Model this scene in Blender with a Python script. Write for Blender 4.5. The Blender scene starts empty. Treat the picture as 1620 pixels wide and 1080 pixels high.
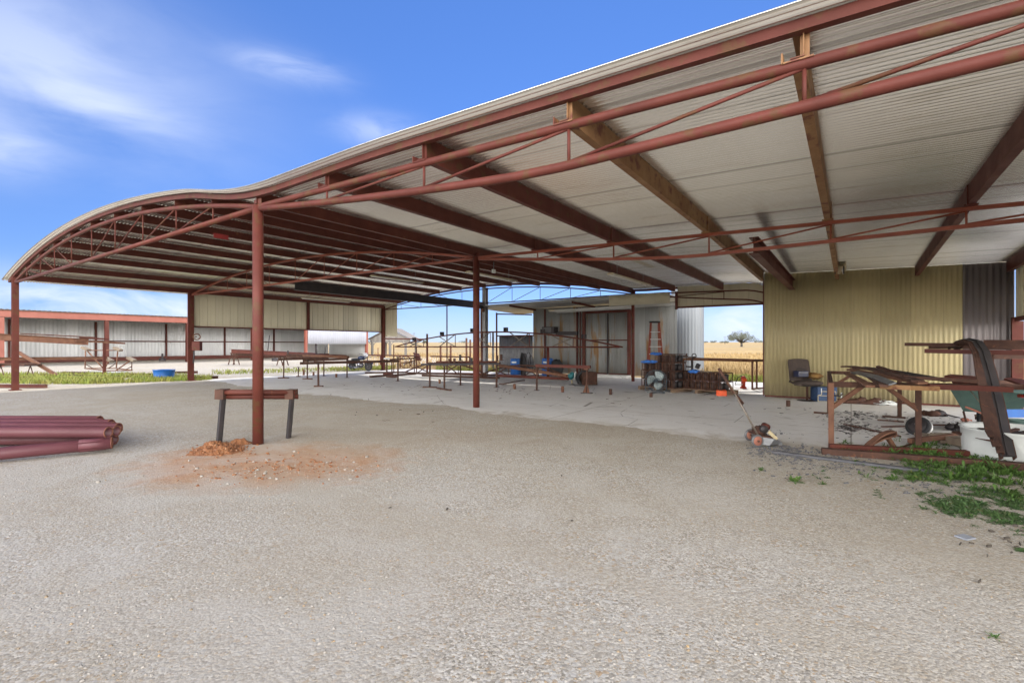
import bpy, math, random
from mathutils import Vector, Matrix
rnd = random.Random(7)
C = bpy.context.scene.collection
scene = bpy.context.scene

# ------------------------------------------------------------------ camera, sky, sun, exposure
F, TH, Y0, EYE = 771.7, math.radians(34.806), 545.9, 1.6
CS, SN = math.cos(TH), math.sin(TH)
cam_d = bpy.data.cameras.new('camera'); cam = bpy.data.objects.new('camera', cam_d); C.objects.link(cam)
cam.location = (0, 0, EYE); cam.rotation_euler = (math.radians(90), 0, TH)
cam_d.sensor_width = 36; cam_d.lens = 36 * F / 1620; cam_d.shift_y = (Y0 - 540) / 1620
cam_d.clip_start = 0.05; cam_d.clip_end = 6000
scene.camera = cam
scene.view_settings.view_transform = 'Standard'; scene.view_settings.look = 'None'
scene.view_settings.gamma = 1; scene.view_settings.exposure = 1.38
scene.cycles.max_bounces = 8; scene.cycles.diffuse_bounces = 5
SUN_EL = math.radians(42); SUN_AZ = math.radians(20.5)          # azimuth from +Y towards -X
sd = Vector((-math.sin(SUN_AZ) * math.cos(SUN_EL), math.cos(SUN_AZ) * math.cos(SUN_EL), math.sin(SUN_EL)))
sl = bpy.data.lights.new('sun', 'SUN'); sl.energy = 2.0; sl.angle = math.radians(0.5); sl.color = (1, .95, .86)
so = bpy.data.objects.new('sun', sl); C.objects.link(so); so.rotation_euler = sd.to_track_quat('Z', 'Y').to_euler()
W = bpy.data.worlds.new('World'); scene.world = W; W.use_nodes = True
nt = W.node_tree; nt.nodes.clear()
def N(t, **k):
    n = nt.nodes.new(t)
    for a, b in k.items(): setattr(n, a, b)
    return n
def wmath(op, a, b=None, c=None, clamp=False):
    n = N('ShaderNodeMath', operation=op, use_clamp=clamp)
    for i, v in enumerate((a, b, c)):
        if v is None: continue
        if isinstance(v, (int, float)): n.inputs[i].default_value = v
        else: nt.links.new(v, n.inputs[i])
    return n.outputs[0]
sky = N('ShaderNodeTexSky', sky_type='NISHITA', sun_disc=False, sun_elevation=SUN_EL, sun_rotation=-SUN_AZ,
        altitude=100, air_density=1.0, dust_density=0.0, ozone_density=3.5)
hsv = N('ShaderNodeHueSaturation'); hsv.inputs['Saturation'].default_value = 1.10; hsv.inputs['Value'].default_value = .88
tint = N('ShaderNodeMixRGB', blend_type='MULTIPLY'); tint.inputs[0].default_value = 1; tint.inputs[2].default_value = (.73, .82, 1.0, 1)
nt.links.new(sky.outputs[0], tint.inputs[1]); nt.links.new(tint.outputs[0], hsv.inputs['Color'])
tc = N('ShaderNodeTexCoord')
def vdot(vec):
    n = N('ShaderNodeVectorMath', operation='DOT_PRODUCT'); nt.links.new(tc.outputs['Generated'], n.inputs[0])
    n.inputs[1].default_value = vec; return n.outputs['Value']
def pxdir(px, py):
    t = (px - 810) / F
    return Vector((t * CS - SN, t * SN + CS, (Y0 - py) / F)).normalized()
def streak(scale, stretch, rot=0):
    m = N('ShaderNodeMapping'); nt.links.new(tc.outputs['Generated'], m.inputs[0]); m.inputs['Scale'].default_value = stretch
    m.inputs['Rotation'].default_value = (0, 0, rot)
    n = N('ShaderNodeTexNoise'); n.inputs['Scale'].default_value = scale; n.inputs['Detail'].default_value = 6
    n.inputs['Roughness'].default_value = .55; n.inputs['Distortion'].default_value = .6
    nt.links.new(m.outputs[0], n.inputs['Vector']); return n.outputs[0]
wisp = streak(3.0, (1, 1, 3.2)); puff = streak(9.0, (1, 1, 2.6))
total = None
right = Vector((CS, SN, 0)); fw = Vector((-SN, CS, 0))
def blob(px, py, wx, wy, amp, noise, thr=.35):
    """soft patch of cloud round one direction of the sky, wx wide and wy high (radians)"""
    global total
    d = pxdir(px, py); r = d.cross(Vector((0, 0, 1))).normalized(); u = r.cross(d)
    a = wmath('DIVIDE', vdot(r), wx); b = wmath('DIVIDE', vdot(u), wy); f = wmath('GREATER_THAN', vdot(d), 0)
    q = wmath('ADD', wmath('MULTIPLY', a, a), wmath('MULTIPLY', b, b))
    g = wmath('MULTIPLY', wmath('POWER', 2.718, wmath('MULTIPLY', q, -1)), f)
    nn = wmath('MULTIPLY', wmath('SUBTRACT', noise, thr), 2.6, clamp=True)
    o = wmath('MULTIPLY', wmath('MULTIPLY', g, nn), amp)
    total = o if total is None else wmath('ADD', total, o)
blob(60, 110, .24, .12, .38, wisp, .2); blob(160, 170, .10, .028, .34, wisp, .1); blob(20, 60, .16, .08, .22, wisp, .2)
blob(455, 108, .075, .022, .45, puff, .2); blob(600, 208, .07, .026, .42, puff, .2); blob(0, 230, .05, .04, .4, puff, .2)
blob(70, 470, .22, .035, .8, puff, .33); blob(270, 490, .1, .03, .5, puff, .33); blob(1178, 512, .07, .035, .9, puff, .22)
blob(760, 530, .9, .06, .2, puff, .1)
# unseen bright clouds added behind the viewer as fill light for the yard
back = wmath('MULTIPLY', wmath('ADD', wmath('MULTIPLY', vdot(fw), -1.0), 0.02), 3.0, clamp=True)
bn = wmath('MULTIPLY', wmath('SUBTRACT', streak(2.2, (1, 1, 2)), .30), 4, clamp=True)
low = wmath('SUBTRACT', 1.0, wmath('MULTIPLY', wmath('SUBTRACT', vdot(Vector((0, 0, 1))), .30), 2.2, clamp=True))     # added fill kept low in the sky, thinning upwards
back_fill = wmath('MULTIPLY', wmath('MULTIPLY', back, bn), wmath('ADD', wmath('MULTIPLY', low, .88), .12))
mx = N('ShaderNodeMixRGB'); nt.links.new(wmath('MINIMUM', total, .95), mx.inputs[0]); gam = N('ShaderNodeGamma'); gam.inputs[1].default_value = .72; nt.links.new(hsv.outputs[0], gam.inputs[0])
cool = N('ShaderNodeMixRGB', blend_type='MULTIPLY'); cool.inputs[0].default_value = 1; cool.inputs[2].default_value = (1.08, 1.26, 1.75, 1); nt.links.new(gam.outputs[0], cool.inputs[1])
nt.links.new(cool.outputs[0], mx.inputs[1])
mx.inputs[2].default_value = (6.0, 6.6, 8.2, 1)
mx2 = N('ShaderNodeMixRGB'); nt.links.new(back_fill, mx2.inputs[0]); nt.links.new(mx.outputs[0], mx2.inputs[1]); mx2.inputs[2].default_value = (66, 64, 61, 1)
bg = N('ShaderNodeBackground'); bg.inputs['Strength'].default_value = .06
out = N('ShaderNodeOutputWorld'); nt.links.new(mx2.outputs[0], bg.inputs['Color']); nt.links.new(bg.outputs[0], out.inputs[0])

# ------------------------------------------------------------------ pixel readings of the photograph -> points of the place
def dxy(px):
    t = (px - 810) / F
    return t * CS - SN, t * SN + CS
def G(px, py, z=0.0):                       # point on the level z seen at that reading
    a, b = dxy(px); Z = (EYE - z) * F / (py - Y0); return Vector((a * Z, b * Z, z))
def PZ(px, py, Z):                          # point Z metres in front of the camera
    a, b = dxy(px); return Vector((a * Z, b * Z, EYE - (py - Y0) * Z / F))
def PU(px, py, u): return PZ(px, py, u / dxy(px)[1])
def PV(px, py, v): return PZ(px, py, v / dxy(px)[0])
def CAM(xc, zc, z): return Vector((xc * CS - zc * SN, xc * SN + zc * CS, z))
def V(*a): return Vector(a)

# ------------------------------------------------------------------ materials
MATS = {}
def mat(name, c1, c2=None, scale=3.0, rough=.6, metal=0.0, bump=0.0, bscale=None, c3=None, s3=25.0, t3=.62, spec=.4, contrast=.18, stretch=None):
    if name in MATS: return MATS[name]
    m = bpy.data.materials.new(name); m.use_nodes = True; t = m.node_tree; b = t.nodes['Principled BSDF']
    b.inputs['Roughness'].default_value = rough; b.inputs['Metallic'].default_value = metal; b.inputs['Specular IOR Level'].default_value = spec
    g = t.nodes.new('ShaderNodeNewGeometry'); vec = g.outputs['Position']
    if stretch:
        mp = t.nodes.new('ShaderNodeMapping'); mp.inputs['Scale'].default_value = stretch; t.links.new(vec, mp.inputs[0]); vec = mp.outputs[0]
    def noise(s, det=5):
        n = t.nodes.new('ShaderNodeTexNoise'); n.inputs['Scale'].default_value = s; n.inputs['Detail'].default_value = det
        n.inputs['Roughness'].default_value = .6; t.links.new(vec, n.inputs['Vector']); return n.outputs[0]
    def ramp(fac, lo, hi):
        r = t.nodes.new('ShaderNodeMapRange'); r.inputs[1].default_value = lo; r.inputs[2].default_value = hi; t.links.new(fac, r.inputs[0]); return r.outputs[0]
    def mix(f, a, c):
        x = t.nodes.new('ShaderNodeMixRGB'); t.links.new(f, x.inputs[0])
        for i, q in ((1, a), (2, c)):
            if isinstance(q, tuple): x.inputs[i].default_value = (*q, 1)
            else: t.links.new(q, x.inputs[i])
        return x.outputs[0]
    if c2 is None: c2 = tuple(x * .7 for x in c1)
    n1 = noise(scale); col = mix(ramp(n1, .5 - contrast, .5 + contrast), c1, c2)
    if c3 is not None: col = mix(ramp(noise(s3), t3, t3 + .1), col, c3)
    t.links.new(col, b.inputs['Base Color'])
    rr = t.nodes.new('ShaderNodeMapRange'); rr.inputs[3].default_value = max(0, rough - .12); rr.inputs[4].default_value = min(1, rough + .15)
    t.links.new(n1, rr.inputs[0]); t.links.new(rr.outputs[0], b.inputs['Roughness'])
    if bump:
        bp = t.nodes.new('ShaderNodeBump'); bp.inputs['Strength'].default_value = bump; bp.inputs['Distance'].default_value = .02
        t.links.new(noise(bscale or scale * 8), bp.inputs['Height']); t.links.new(bp.outputs[0], b.inputs['Normal'])
    MATS[name] = m; return m
OXIDE = mat('red_oxide_paint', (.128, .034, .025), (.088, .024, .0175), 2.0, .55, 0, .1, 40, (.10, .045, .022), 6, .53, spec=.22)
OXIDE_D = mat('dark_oxide_paint', (.115, .032, .022), (.075, .021, .015), 2, .55, 0, .08, 30, (.16, .06, .03), 6, .64, spec=.25)
OXIDE_O = mat('orange_oxide_paint', (.26, .062, .028), (.19, .045, .022), 3, .5, 0, .06, 30)
TANRUST = mat('peeling_primer', (.30, .17, .075), (.20, .095, .04), 2.2, .65, 0, .12, 30, (.13, .04, .025), 5, .55)
RUST = mat('rusted_steel', (.10, .046, .030), (.055, .028, .021), 5, .8, .1, .25, 60, (.17, .07, .035), 14, .6)
RUST_L = mat('light_rust', (.20, .095, .055), (.12, .055, .035), 5, .8, .05, .2, 60)
DARK = mat('dark_steel', (.035, .032, .034), (.06, .05, .05), 4, .55, .3, .1, 50)
MAROON = mat('maroon_pipe_paint', (.135, .046, .055), (.105, .034, .04), 2, .46, 0, .05, 30, (.15, .06, .035), 8, .68)
PIPEROT = mat('pipe_end_rust', (.19, .075, .04), (.12, .045, .03), 12, .8, 0, .2, 60)
GALV = mat('galvanised_sheet', (.50, .50, .48), (.40, .395, .37), 1.1, .45, .25, .05, 20, (.44, .39, .30), 2.2, .6, stretch=(1, 1, .35))
SHEDW = mat('weathered_galvanised', (.36, .37, .36), (.27, .27, .25), 1.2, .5, .2, .06, 20, (.30, .17, .07), 1.6, .55, stretch=(1.5, 1.5, .22))
WHITEW = mat('white_sheet', (.78, .79, .80), (.70, .71, .72), .8, .45, .05, .03, 10, stretch=(1, 1, .3))
YELLOW = mat('yellow_sheet', (.52, .445, .245), (.45, .375, .20), .8, .42, .05, .04, 20, stretch=(1, 1, .3))
BROWNW = mat('dull_brown_sheet', (.21, .185, .18), (.16, .14, .14), .9, .4, .25, .04, 20, stretch=(1, 1, .3))
TANW = mat('tan_cladding', (.66, .61, .45), (.58, .53, .38), .9, .5, 0, .03, 15, stretch=(1, 1, .3))
CREAM = mat('cream_enamel', (.55, .47, .30), (.45, .37, .22), 5, .5)
WHITE = mat('white_plastic', (.66, .68, .66), (.55, .57, .54), 3, .45, 0, .03, 20, (.42, .40, .34), 7, .66)
BLUE = mat('blue_plastic', (.018, .12, .40), (.014, .09, .32), 4, .4)
BLUETARP = mat('blue_tarp', (.05, .20, .62), (.03, .13, .45), 9, .45, 0, .3, 40)
BLACK = mat('black_rubber', (.018, .018, .02), (.03, .03, .032), 6, .7, 0, .1, 50)
GREY = mat('grey_metal', (.20, .205, .21), (.14, .14, .145), 4, .45, .4, .06, 30)
GREYBLUE = mat('blue_grey_cage', (.09, .125, .15), (.06, .08, .10), 6, .45, .3)
FANBLADE = mat('fan_blade', (.34, .40, .40), (.27, .32, .33), 6, .4, .3)
WOOD = mat('weathered_wood', (.26, .21, .15), (.17, .13, .095), 4, .85, 0, .25, 40, stretch=(1, 1, .2))
OLDWOOD = mat('silver_barn_wood', (.22, .20, .18), (.13, .12, .11), 2, .9, 0, .2, 30, stretch=(1, 1, .1))
PALLET = mat('pallet_wood', (.25, .17, .11), (.16, .105, .07), 6, .85, 0, .2, 40)
LADDER = mat('orange_fibreglass', (.24, .055, .03), (.18, .042, .025), 5, .5)
ALU = mat('aluminium', (.55, .55, .54), (.45, .45, .44), 6, .4, .6)
GREEN = mat('dull_green_paint', (.10, .17, .145), (.07, .115, .10), 4, .45, .1, .06, 30, (.12, .07, .04), 9, .66)
TEAL = mat('teal_enamel', (.03, .20, .22), (.02, .13, .15), 8, .4)
ORANGE = mat('orange_plastic', (.75, .10, .02), (.6, .08, .02), 6, .5)
REDP = mat('red_paint', (.50, .06, .03), (.38, .045, .025), 6, .45)
FABRIC = mat('brown_upholstery', (.085, .062, .052), (.055, .042, .037), 9, .9, 0, .3, 80)
MUSTARD = mat('mustard_cloth', (.30, .17, .05), (.17, .09, .035), 12, .9, 0, .3, 60)
NAVY = mat('navy_plastic', (.02, .025, .07), (.03, .03, .05), 8, .4)
SOIL = mat('orange_soil', (.33, .145, .06), (.22, .085, .035), 9, .95, 0, 1, 60, (.55, .45, .34), 40, .6)
STONE = mat('pale_stone', (.36, .335, .295), (.24, .215, .18), 30, .9, 0, .3, 90, (.42, .40, .37), 45, .6)
SHINGLE = mat('grey_shingle', (.13, .13, .14), (.09, .09, .10), 12, .95, 0, .4, 90)
BARK = mat('oak_bark', (.10, .085, .07), (.06, .05, .04), 5, .95, 0, .4, 20)
LEAF = mat('oak_leaf', (.15, .16, .115), (.10, .11, .075), .9, .7)
WEED = mat('green_weed', (.085, .165, .030), (.05, .10, .022), 5, .65, c3=(.20, .19, .07), s3=11, t3=.6)
WEED_D = mat('dark_weed', (.075, .14, .04), (.045, .09, .03), 8, .65, c3=(.19, .17, .08), s3=14, t3=.58)  # darker green of the low weeds, with straw coloured patches
WEED_P = mat('pale_weed', (.25, .30, .20), (.16, .21, .13), 9, .7)
GRASS = mat('bright_grass', (.20, .27, .035), (.30, .27, .075), 1.2, .7)
STRAW = mat('dry_grass', (.42, .30, .14), (.33, .23, .11), .9, .85)
STRAW_G = mat('grey_dry_grass', (.34, .29, .19), (.40, .28, .12), .7, .9)
def sheeted(m, axis, width, dirt=(.20, .16, .11), low=.5):
    t = m.node_tree; b = t.nodes['Principled BSDF']; src = b.inputs['Base Color'].links[0].from_socket
    g = t.nodes.new('ShaderNodeNewGeometry'); sx = t.nodes.new('ShaderNodeSeparateXYZ'); t.links.new(g.outputs['Position'], sx.inputs[0])
    def mth(op, a, c=None, clamp=False):
        n = t.nodes.new('ShaderNodeMath'); n.operation = op; n.use_clamp = clamp
        for i, q in enumerate((a, c)):
            if q is None: continue
            if isinstance(q, (int, float)): n.inputs[i].default_value = q
            else: t.links.new(q, n.inputs[i])
        return n.outputs[0]
    p = mth('DIVIDE', sx.outputs[axis], width); wn = t.nodes.new('ShaderNodeTexWhiteNoise'); wn.noise_dimensions = '1D'; t.links.new(mth('FLOOR', p), wn.inputs['W'])
    k = mth('ADD', mth('MULTIPLY', wn.outputs[0], .22), .86)
    x = t.nodes.new('ShaderNodeMixRGB'); x.blend_type = 'MULTIPLY'; x.inputs[0].default_value = 1; t.links.new(src, x.inputs[1]); t.links.new(k, x.inputs[2])
    nz = t.nodes.new('ShaderNodeTexNoise'); nz.inputs['Scale'].default_value = 3.5; nz.inputs['Detail'].default_value = 7; mp = t.nodes.new('ShaderNodeMapping'); mp.inputs['Scale'].default_value = (2, 2, .5); t.links.new(g.outputs['Position'], mp.inputs[0]); t.links.new(mp.outputs[0], nz.inputs['Vector'])
    d = mth('MULTIPLY', mth('SUBTRACT', mth('ADD', low, mth('MULTIPLY', nz.outputs[0], .5)), mth('ADD', sx.outputs[2], .25), False), 1.6, True)
    y = t.nodes.new('ShaderNodeMixRGB'); t.links.new(mth('MULTIPLY', d, .75), y.inputs[0]); t.links.new(x.outputs[0], y.inputs[1]); y.inputs[2].default_value = (*dirt, 1)
    fr = mth('FRACT', p); lap = mth('LESS_THAN', fr, .012); z = t.nodes.new('ShaderNodeMixRGB'); t.links.new(mth('MULTIPLY', lap, .35), z.inputs[0]); t.links.new(y.outputs[0], z.inputs[1]); z.inputs[2].default_value = (.12, .09, .06, 1)
    t.links.new(z.outputs[0], b.inputs['Base Color'])
sheeted(YELLOW, 0, .66); sheeted(BROWNW, 0, .8); sheeted(SHEDW, 0, .68); sheeted(WHITEW, 1, .92, (.35, .30, .24), .6); sheeted(TANW, 1, .99)
GLASS = mat('tube_glass', (.7, .7, .66), (.62, .62, .58), 6, .3)

# ------------------------------------------------------------------ mesh helpers
ROOTLOC = {}
class MB:
    def __init__(s): s.v = []; s.f = []; s.sm = []
    def add(s, vs, fs, smooth=False):
        o = len(s.v); s.v += [tuple(x) for x in vs]; s.f += [tuple(i + o for i in f) for f in fs]; s.sm += [smooth] * len(fs); return s
    def box(s, c, size, rot=None):
        c = Vector(c); vs = []
        for x in (-.5, .5):
            for y in (-.5, .5):
                for z in (-.5, .5):
                    p = Vector((x * size[0], y * size[1], z * size[2]))
                    if rot is not None: p = rot @ p
                    vs.append(c + p)
        return s.add(vs, [(0, 1, 3, 2), (4, 6, 7, 5), (0, 4, 5, 1), (2, 3, 7, 6), (0, 2, 6, 4), (1, 5, 7, 3)])
    def frame(s, p, q, up=(0, 0, 1)):
        p, q = Vector(p), Vector(q); d = (q - p).normalized(); up = Vector(up)
        if abs(d.dot(up)) > .98: up = Vector((1, 0, 0)) if abs(d.x) < .9 else Vector((0, 1, 0))
        r = d.cross(up).normalized(); u = r.cross(d); return p, q, d, r, u
    def prof(s, p, q, pts, up=(0, 0, 1), smooth=False):      # a closed outline (side, up) drawn from p to q
        p, q, d, r, u = s.frame(p, q, up); n = len(pts)
        vs = [p + r * a + u * b for a, b in pts] + [q + r * a + u * b for a, b in pts]
        fs = [(i, (i + 1) % n, n + (i + 1) % n, n + i) for i in range(n)]
        s.add(vs, fs, smooth); o = len(s.v) - 2 * n
        s.f += [tuple(o + i for i in reversed(range(n))), tuple(o + n + i for i in range(n))]; s.sm += [False, False]; return s
    def bar(s, p, q, w, h=None, up=(0, 0, 1)):
        h = h or w; return s.prof(p, q, [(-w / 2, -h / 2), (w / 2, -h / 2), (w / 2, h / 2), (-w / 2, h / 2)], up)
    def ibeam(s, p, q, w, h, t=.012, up=(0, 0, 1)):
        a, b, k = w / 2, h / 2, t / 2
        return s.prof(p, q, [(-a, -b), (a, -b), (a, -b + t), (k, -b + t), (k, b - t), (a, b - t), (a, b), (-a, b), (-a, b - t), (-k, b - t), (-k, -b + t), (-a, -b + t)], up)
    def chan(s, p, q, w, h, t=.008, side=1, up=(0, 0, 1)):     # channel, flat back on +side
        b = h / 2; k = side
        return s.prof(p, q, [(k * x, y) for x, y in ((0, -b), (-w, -b), (-w, -b + t), (-t, -b + t), (-t, b - t), (-w, b - t), (-w, b), (0, b))], up)
    def tube(s, p, q, r, r2=None, n=10, cap=True):
        r2 = r if r2 is None else r2; p, q, d, a, u = s.frame(p, q)
        vs = []
        for c, rr in ((p, r), (q, r2)):
            for i in range(n):
                t = 2 * math.pi * i / n; vs.append(c + (a * math.cos(t) + u * math.sin(t)) * rr)
        s.add(vs, [(i, (i + 1) % n, n + (i + 1) % n, n + i) for i in range(n)], True)
        if cap:
            o = len(s.v) - 2 * n; s.f += [tuple(o + i for i in reversed(range(n))), tuple(o + n + i for i in range(n))]; s.sm += [False, False]
        return s
    def hollow(s, p, q, r, w=.008, n=14):
        p, q, d, a, u = s.frame(p, q); vs = []
        for c, rr in ((p, r), (q, r), (q, r - w), (p, r - w)):
            for i in range(n):
                t = 2 * math.pi * i / n; vs.append(c + (a * math.cos(t) + u * math.sin(t)) * rr)
        fs = [(k * n + i, k * n + (i + 1) % n, ((k + 1) % 4) * n + (i + 1) % n, ((k + 1) % 4) * n + i) for k in range(4) for i in range(n)]
        o = len(s.v); s.v += [tuple(x) for x in vs]; s.f += [tuple(o + i for i in f) for f in fs]
        s.sm += [k in (0, 2) for k in range(4) for i in range(n)]; return s
    def path(s, pts, r, n=8, taper=None):
        pts = [Vector(p) for p in pts]; rings = []; prev = None
        for i, p in enumerate(pts):
            d = (pts[min(i + 1, len(pts) - 1)] - pts[max(i - 1, 0)]).normalized()
            ref = prev if prev is not None else (Vector((0, 0, 1)) if abs(d.z) < .9 else Vector((1, 0, 0)))
            a = (ref - d * ref.dot(d)).normalized(); prev = a; b = d.cross(a)
            rr = r if taper is None else r + (taper - r) * i / (len(pts) - 1)
            rings.append([p + (a * math.cos(2 * math.pi * k / n) + b * math.sin(2 * math.pi * k / n)) * rr for k in range(n)])
        vs = [x for g in rings for x in g]; m = len(rings)
        fs = [(i * n + k, i * n + (k + 1) % n, (i + 1) * n + (k + 1) % n, (i + 1) * n + k) for i in range(m - 1) for k in range(n)]
        s.add(vs, fs, True); o = len(s.v) - m * n
        s.f += [tuple(o + k for k in reversed(range(n))), tuple(o + (m - 1) * n + k for k in range(n))]; s.sm += [False, False]; return s
    def strip(s, pts, w, h, side):          # flat bar bent along a path, side = width direction
        pts = [Vector(p) for p in pts]; side = Vector(side).normalized(); vs = []
        for i, p in enumerate(pts):
            d = (pts[min(i + 1, len(pts) - 1)] - pts[max(i - 1, 0)]).normalized(); u = side.cross(d).normalized()
            for a, b in ((-w / 2, -h / 2), (w / 2, -h / 2), (w / 2, h / 2), (-w / 2, h / 2)): vs.append(p + side * a + u * b)
        m = len(pts); fs = [(i * 4 + k, i * 4 + (k + 1) % 4, i * 4 + 4 + (k + 1) % 4, i * 4 + 4 + k) for i in range(m - 1) for k in range(4)]
        fs += [(3, 2, 1, 0), (m * 4 - 4, m * 4 - 3, m * 4 - 2, m * 4 - 1)]; return s.add(vs, fs)
    def lathe(s, prof, c, axis=(0, 0, 1), n=24, smooth=True):
        c = Vector(c); d = Vector(axis).normalized(); ref = Vector((0, 0, 1)) if abs(d.z) < .9 else Vector((1, 0, 0))
        a = (ref - d * ref.dot(d)).normalized(); b = d.cross(a); vs = []
        for r, h in prof:
            for k in range(n):
                t = 2 * math.pi * k / n; vs.append(c + d * h + (a * math.cos(t) + b * math.sin(t)) * r)
        m = len(prof); return s.add(vs, [(i * n + k, i * n + (k + 1) % n, i * n + n + (k + 1) % n, i * n + n + k) for i in range(m - 1) for k in range(n)], smooth)
    def torus(s, c, axis, R, r, n=28, k=8):
        return s.lathe([(R + r * math.cos(2 * math.pi * i / k), r * math.sin(2 * math.pi * i / k)) for i in range(k + 1)], c, axis, n)
    def lump(s, c, size, rot=0, seed=0, j=.25, n=8, m=5):
        g = random.Random(seed); c = Vector(c); vs = []; cr, sr = math.cos(rot), math.sin(rot)
        for i in range(m + 1):
            ph = math.pi * i / m
            for k in range(n):
                th = 2 * math.pi * k / n; q = 1 + g.uniform(-j, j)
                x, y, z = math.sin(ph) * math.cos(th) * size[0] * q, math.sin(ph) * math.sin(th) * size[1] * q, math.cos(ph) * size[2] * q
                vs.append(c + Vector((x * cr - y * sr, x * sr + y * cr, z)))
        return s.add(vs, [(i * n + k, (i + 1) * n + k, (i + 1) * n + (k + 1) % n, i * n + (k + 1) % n) for i in range(m) for k in range(n)], True)
    def grid(s, fn, nu, nv, smooth=True):
        vs = [fn(i / nu, j / nv) for i in range(nu + 1) for j in range(nv + 1)]; w = nv + 1
        return s.add(vs, [(i * w + j, (i + 1) * w + j, (i + 1) * w + j + 1, i * w + j + 1) for i in range(nu) for j in range(nv)], smooth)
    def prism(s, poly, d):                  # poly: 3-D outline, d: thickness vector
        d = Vector(d); n = len(poly); vs = [Vector(p) for p in poly] + [Vector(p) + d for p in poly]
        return s.add(vs, [tuple(reversed(range(n))), tuple(range(n, 2 * n))] + [(i, (i + 1) % n, n + (i + 1) % n, n + i) for i in range(n)])
    def build(s, name, m, parent=None, solid=0, bevel=0, local=False):
        me = bpy.data.meshes.new(name); vs = s.v
        if parent is not None and not local: o = ROOTLOC[parent.name]
        elif parent is None and not local:
            xs = [v[0] for v in vs]; ys = [v[1] for v in vs]; zs = [v[2] for v in vs]
            o = Vector(((min(xs) + max(xs)) / 2, (min(ys) + max(ys)) / 2, min(zs)))
        else: o = Vector((0, 0, 0))
        me.from_pydata([(v[0] - o.x, v[1] - o.y, v[2] - o.z) for v in vs], [], s.f); me.update()
        me.polygons.foreach_set('use_smooth', s.sm); me.materials.append(m)
        ob = bpy.data.objects.new(name, me); C.objects.link(ob)
        if parent is not None: ob.parent = parent; ROOTLOC[ob.name] = ROOTLOC[parent.name]
        else: ob.location = o; ROOTLOC[ob.name] = Vector(o)
        if solid:
            md = ob.modifiers.new('thickness', 'SOLIDIFY'); md.thickness = solid; md.offset = 0
        if bevel:
            md = ob.modifiers.new('edges', 'BEVEL'); md.width = bevel; md.segments = 2; md.limit_method = 'ANGLE'
        return ob
def tag(o, label=None, cat=None, group=None, kind=None):
    if label: o['label'] = label
    if cat: o['category'] = cat
    if group: o['group'] = group
    if kind: o['kind'] = kind
    return o
def thing(name, label, cat, loc=(0, 0, 0), group=None, rz=0):
    o = bpy.data.objects.new(name, None); C.objects.link(o); o.location = loc; o.rotation_euler = (0, 0, rz); o.empty_display_size = .2
    ROOTLOC[o.name] = Vector(loc); return tag(o, label, cat, group)
def copy_thing(src, loc, rz=None, label=None, group=None):
    r = src.copy(); C.objects.link(r); r.location = loc
    if rz is not None: r.rotation_euler = (0, 0, rz)
    if label: r['label'] = label
    if group: r['group'] = group
    for ch in [c for c in bpy.data.objects if c.parent == src]:
        c = ch.copy(); C.objects.link(c); c.parent = r
        for gch in [q for q in bpy.data.objects if q.parent == ch]:
            d = gch.copy(); C.objects.link(d); d.parent = c
    return r
def corr(p0, p1, z0, z1, period, amp, per=8, nz=2, rib=False):
    """corrugated upright sheet from p0 to p1 (x, y); z0 and z1 numbers or functions of the fraction along"""
    b = MB(); p0, p1 = Vector((*p0, 0)), Vector((*p1, 0)); L = (p1 - p0).length; d = (p1 - p0) / L; nrm = Vector((-d.y, d.x, 0))
    fz0 = z0 if callable(z0) else (lambda t: z0); fz1 = z1 if callable(z1) else (lambda t: z1)
    xs = []
    if rib:
        k = 0
        while k * period < L:
            for f, h in ((0, 0), (.10, 0), (.14, 1), (.20, 1), (.24, 0), (.57, 0), (.59, .3), (.61, 0)):
                if (k + f) * period <= L: xs.append(((k + f) * period, h * amp))
            k += 1
        xs.append((L, 0))
    else:
        n = max(2, int(L / period * per)); xs = [(L * i / n, amp * math.sin(2 * math.pi * L * i / n / period)) for i in range(n + 1)]
    vs = []
    for x, h in xs:
        p = p0 + d * x + nrm * h; t = x / L
        for j in range(nz + 1):
            z = fz0(t) + (fz1(t) - fz0(t)) * j / nz; vs.append((p.x, p.y, z))
    w = nz + 1
    b.add(vs, [(i * w + j, (i + 1) * w + j, (i + 1) * w + j + 1, i * w + j + 1) for i in range(len(xs) - 1) for j in range(nz)], not rib)
    return b

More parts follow.
